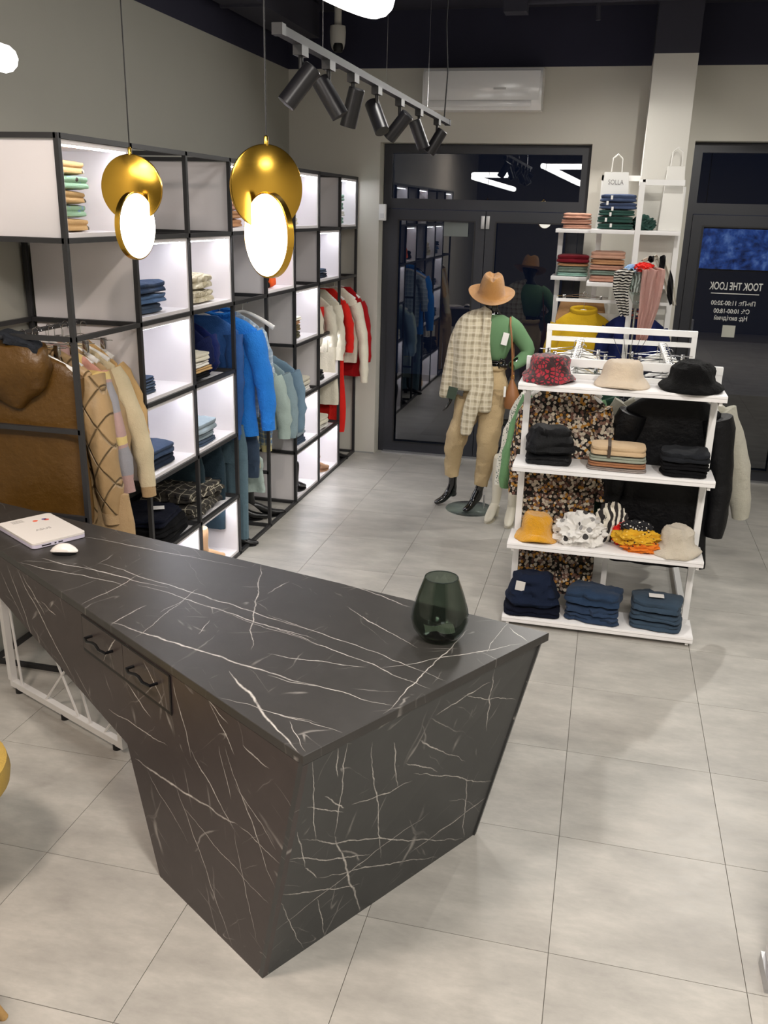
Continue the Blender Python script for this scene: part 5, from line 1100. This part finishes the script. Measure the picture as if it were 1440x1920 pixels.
tl = [((-.79, y_, .89), .105), ((-.785, y_-.02, .76), .10), ((-.79, y_-.05, .60), .084), ((-.80, y_-.055, .47), .073), ((-.815, y_-.04, .34), .064), ((-.828, y_-.035, .215), .055)]
limb('trouser_leg', [p for p, r_ in tl], [r_ for p, r_ in tl], tr_m, fold=.016, seed=6, seg=24)
limb('trouser_waistband', [(-.81+.112*math.cos(a), y_+.098*math.sin(a), 1.14) for a in [2*PI*i/12 for i in range(13)]], [.014]*13, tr_m, seed=7, flat=1.6, seg=8)
box('pocket_welt', -.765-O.x, -.70-O.x, y_-.142-O.y, y_-.125-O.y, .985, .99, cloth('beige_dark', '#a08c68'), mq)
latheo('base_plate', [(0, 0), (.19, 0), (.195, .004), (.19, .008), (0, .008)], clear_m, mq, 48, (-.905-O.x, 6.83-O.y, .001))
tubeo('support_rod', [(-.80-O.x, y_-.0-O.y, .008), (-.80-O.x, y_-.0-O.y, .12)], .008, chrome, mq)
tg = box('price_tag', -.022, .022, -.001, .001, -.045, .045, pm('paper_label', '#e8e6e2')); tg.location = (-.705, y_-.122, 1.365); tg.rotation_euler = (0, .2, 0); tag(tg, 'white price tag hanging at the sage top beside the bag strap', 'price tag')
# hat
hat = thing('fedora_hat', 'camel felt fedora hat on the black mannequin', 'hat', (-.838, y_-.01, 1.672)); felt = cloth('camel_felt', '#a97a44', 120, .06, .9, .003, .3)
bm = bmesh.new()
def pinch(p, a, r, z):
    q = Vector(p)
    if z > .06:
        k = (z-.06)/.09; q.x *= 1-.16*k*(.5+.5*abs(math.cos(a))); fr = max(0, -math.sin(a)); q.x *= 1-.32*k*fr
        q.z -= .03*k*max(0, 1-abs(math.cos(a))*2.2)*(r > 0)*(1 if r < .075 else .3)
    q.y *= 1.16; 
    if r > .12: q.z += .022*abs(math.cos(a))**2*(r-.1)/.07-.012*max(0, -math.sin(a))
    return q
lathe(bm, [(.0, .125), (.03, .125), (.055, .14), (.07, .148), (.082, .135), (.088, .11), (.092, .06), (.096, .015), (.10, .0), (.13, -.005), (.172, .004), (.174, .001), (.13, -.009), (.096, -.006), (.08, .05), (0, .1)], 56, fn=pinch)
o = link('felt_crown', bm, felt, hat); sb = o.modifiers.new('s', 'SUBSURF'); sb.levels = sb.render_levels = 1
hat.rotation_euler = (.28, .06, .1)
# draped checked overshirt
chk = plaid('beige_check_flannel', '#cdc3aa', '#958870', '#d9d2c0', 19, (0, 2), .36, .07)
os_ = thing('checked_overshirt', 'beige checked fringed overshirt draped over the mannequin\'s shoulder', 'shirt', (-.95, y_, 0))
O2 = Vector((-.95, y_, 0))
def sh2(name, rings, seed, fold=.012):
    bm = bmesh.new(); loft(bm, [[p-O2 for p in r] for r in rings])
    for v in bm.verts: v.co += Vector((nz(v.co, 9, seed), nz(v.co, 9, seed+4), 0))*fold*1.3
    o = link(name, bm, chk, os_); sb = o.modifiers.new('s', 'SUBSURF'); sb.levels = sb.render_levels = 1
sh2('body', [er((-.885, y_-.02, 1.565), .05, .05), er((-.915, y_-.02, 1.54), .085, .075), er((-.955, y_-.02, 1.49), .115, .11), er((-.97, y_-.03, 1.41), .135, .13), er((-.965, y_-.035, 1.30), .145, .135), er((-.955, y_-.035, 1.18), .15, .14), er((-.955, y_-.035, 1.07), .15, .15), er((-.95, y_-.03, .99), .15, .155), er((-.95, y_-.03, .965), .148, .155)], 3)
sh2('sleeve', [er((-1.03, y_-.02, 1.46), .055, .07), er((-1.06, y_-.03, 1.36), .062, .075), er((-1.085, y_-.03, 1.22), .062, .075), er((-1.105, y_-.04, 1.06), .062, .07), er((-1.125, y_-.05, .95), .065, .065), er((-1.13, y_-.05, .89), .066, .06)], 5)
sh2('sleeve', [er((-.84, y_-.10, 1.16), .05, .045), er((-.86, y_-.14, 1.06), .06, .04), er((-.90, y_-.17, .93), .06, .04), er((-.93, y_-.18, .80), .055, .035), er((-.945, y_-.18, .70), .05, .032), er((-.95, y_-.18, .635), .045, .03)], 8)
sh2('front_flap', [er((-.845, y_-.105, 1.50), .035, .03), er((-.85, y_-.125, 1.38), .035, .025), er((-.845, y_-.13, 1.26), .04, .025), er((-.835, y_-.135, 1.14), .055, .03), er((-.83, y_-.145, 1.02), .07, .035), er((-.83, y_-.15, .90), .062, .03), er((-.825, y_-.15, .815), .06, .028)], 11)
lbb = box('brand_label', -.035, .035, -.004, .004, -.045, .045, cloth('green_patch', '#3f4a3f', 60), os_); lbb.location = (-.115, -.20, .955); lbb.rotation_euler = (0, .2, 0)
bm = bmesh.new(); tube(bm, [Vector((x, y, z))-O2 for x, y, z in ((-.90, y_+.07, 1.55), (-.86, y_-.02, 1.575), (-.85, y_-.09, 1.53), (-.845, y_-.13, 1.42), (-.835, y_-.14, 1.30))], [.03, .034, .032, .028, .022], 12, flat=.5); link('collar', bm, chk, os_)
# bag
bg = thing('leather_bag', 'tan leather shoulder bag hanging at the mannequin\'s hip', 'bag', (-.625, y_-.09, .85)); brl = pm('tan_bag_leather', '#8a5a33', .45, nb=60, nd=.0008)
bm = bmesh.new(); loft(bm, [er((0, 0, 0), .052, .05), er((0, 0, .015), .06, .058), er((0, 0, .08), .058, .055), er((-.005, 0, .15), .038, .035), er((-.01, 0, .20), .018, .02), er((-.01, 0, .22), .01, .012)]); link('bag_body', bm, brl, bg)
tubeo('strap', [(-.01, 0, .20), (-.015, -.03, .35), (-.03, -.04, .52), (-.05, -.01, .62), (-.06, .07, .66), (-.05, .16, .6), (-.03, .17, .4), (-.01, .1, .2)], .007, brl, bg, 8)
tubeo('ring_clasp', [(-.01+.012*math.cos(a), -.005, .235+.016*math.sin(a)) for a in [2*PI*i/12 for i in range(12)]], .002, gold_m, bg, 6, True)
tg = box('bag_tag', -.008, .008, -.001, .001, -.04, .04, pm('paper_label', '#e8e6e2'), bg); tg.location = (-.055, -.05, .13)

# ------------------------------------------------------------ things at the picture's edges
st = thing('upholstered_stool', 'mustard yellow upholstered stool cut off at the left edge', 'stool', (-2.05, 2.145, 0))
bm = bmesh.new(); lathe(bm, [(0, .36), (.24, .36), (.265, .375), (.27, .41), (.262, .45), (.22, .47), (0, .475)], 40); link('seat', bm, cloth('mustard_upholstery', '#b99a4c', 60), st)
for a in range(4): tubeo('leg', [(.18*math.cos(a*PI/2+.7), .18*math.sin(a*PI/2+.7), 0), (.14*math.cos(a*PI/2+.7), .14*math.sin(a*PI/2+.7), .36)], .014, black_m, st, 10)
ws = thing('wooden_stool', 'pale wooden stool leg in the bottom left corner', 'stool', (-1.685, 1.515, 0)); wdm = wavy('pale_wood', '#b8935c', '#a8844f', 8, dist=3)
latheo('seat', [(0, .42), (.17, .42), (.175, .43), (.17, .45), (0, .45)], wdm, ws, 32)
for a in range(4): q = a*PI/2+.79; tubeo('leg', [(.27*math.cos(q), .29*math.sin(q), 0), (.12*math.cos(q), .12*math.sin(q), .42)], [.013, .018], wdm, ws, 10)
mr = thing('white_cabinet', 'white cabinet corner with metal plinth at the lower right edge', 'cabinet', (.668, 2.39, 0))
box('plinth', .0, .6, .0, .12, 0, .05, pm('brushed_metal', '#b9b9bb', .3, .8), mr); box('cabinet_body', .012, .6, .01, .12, .05, .8, white_lam, mr, .003)
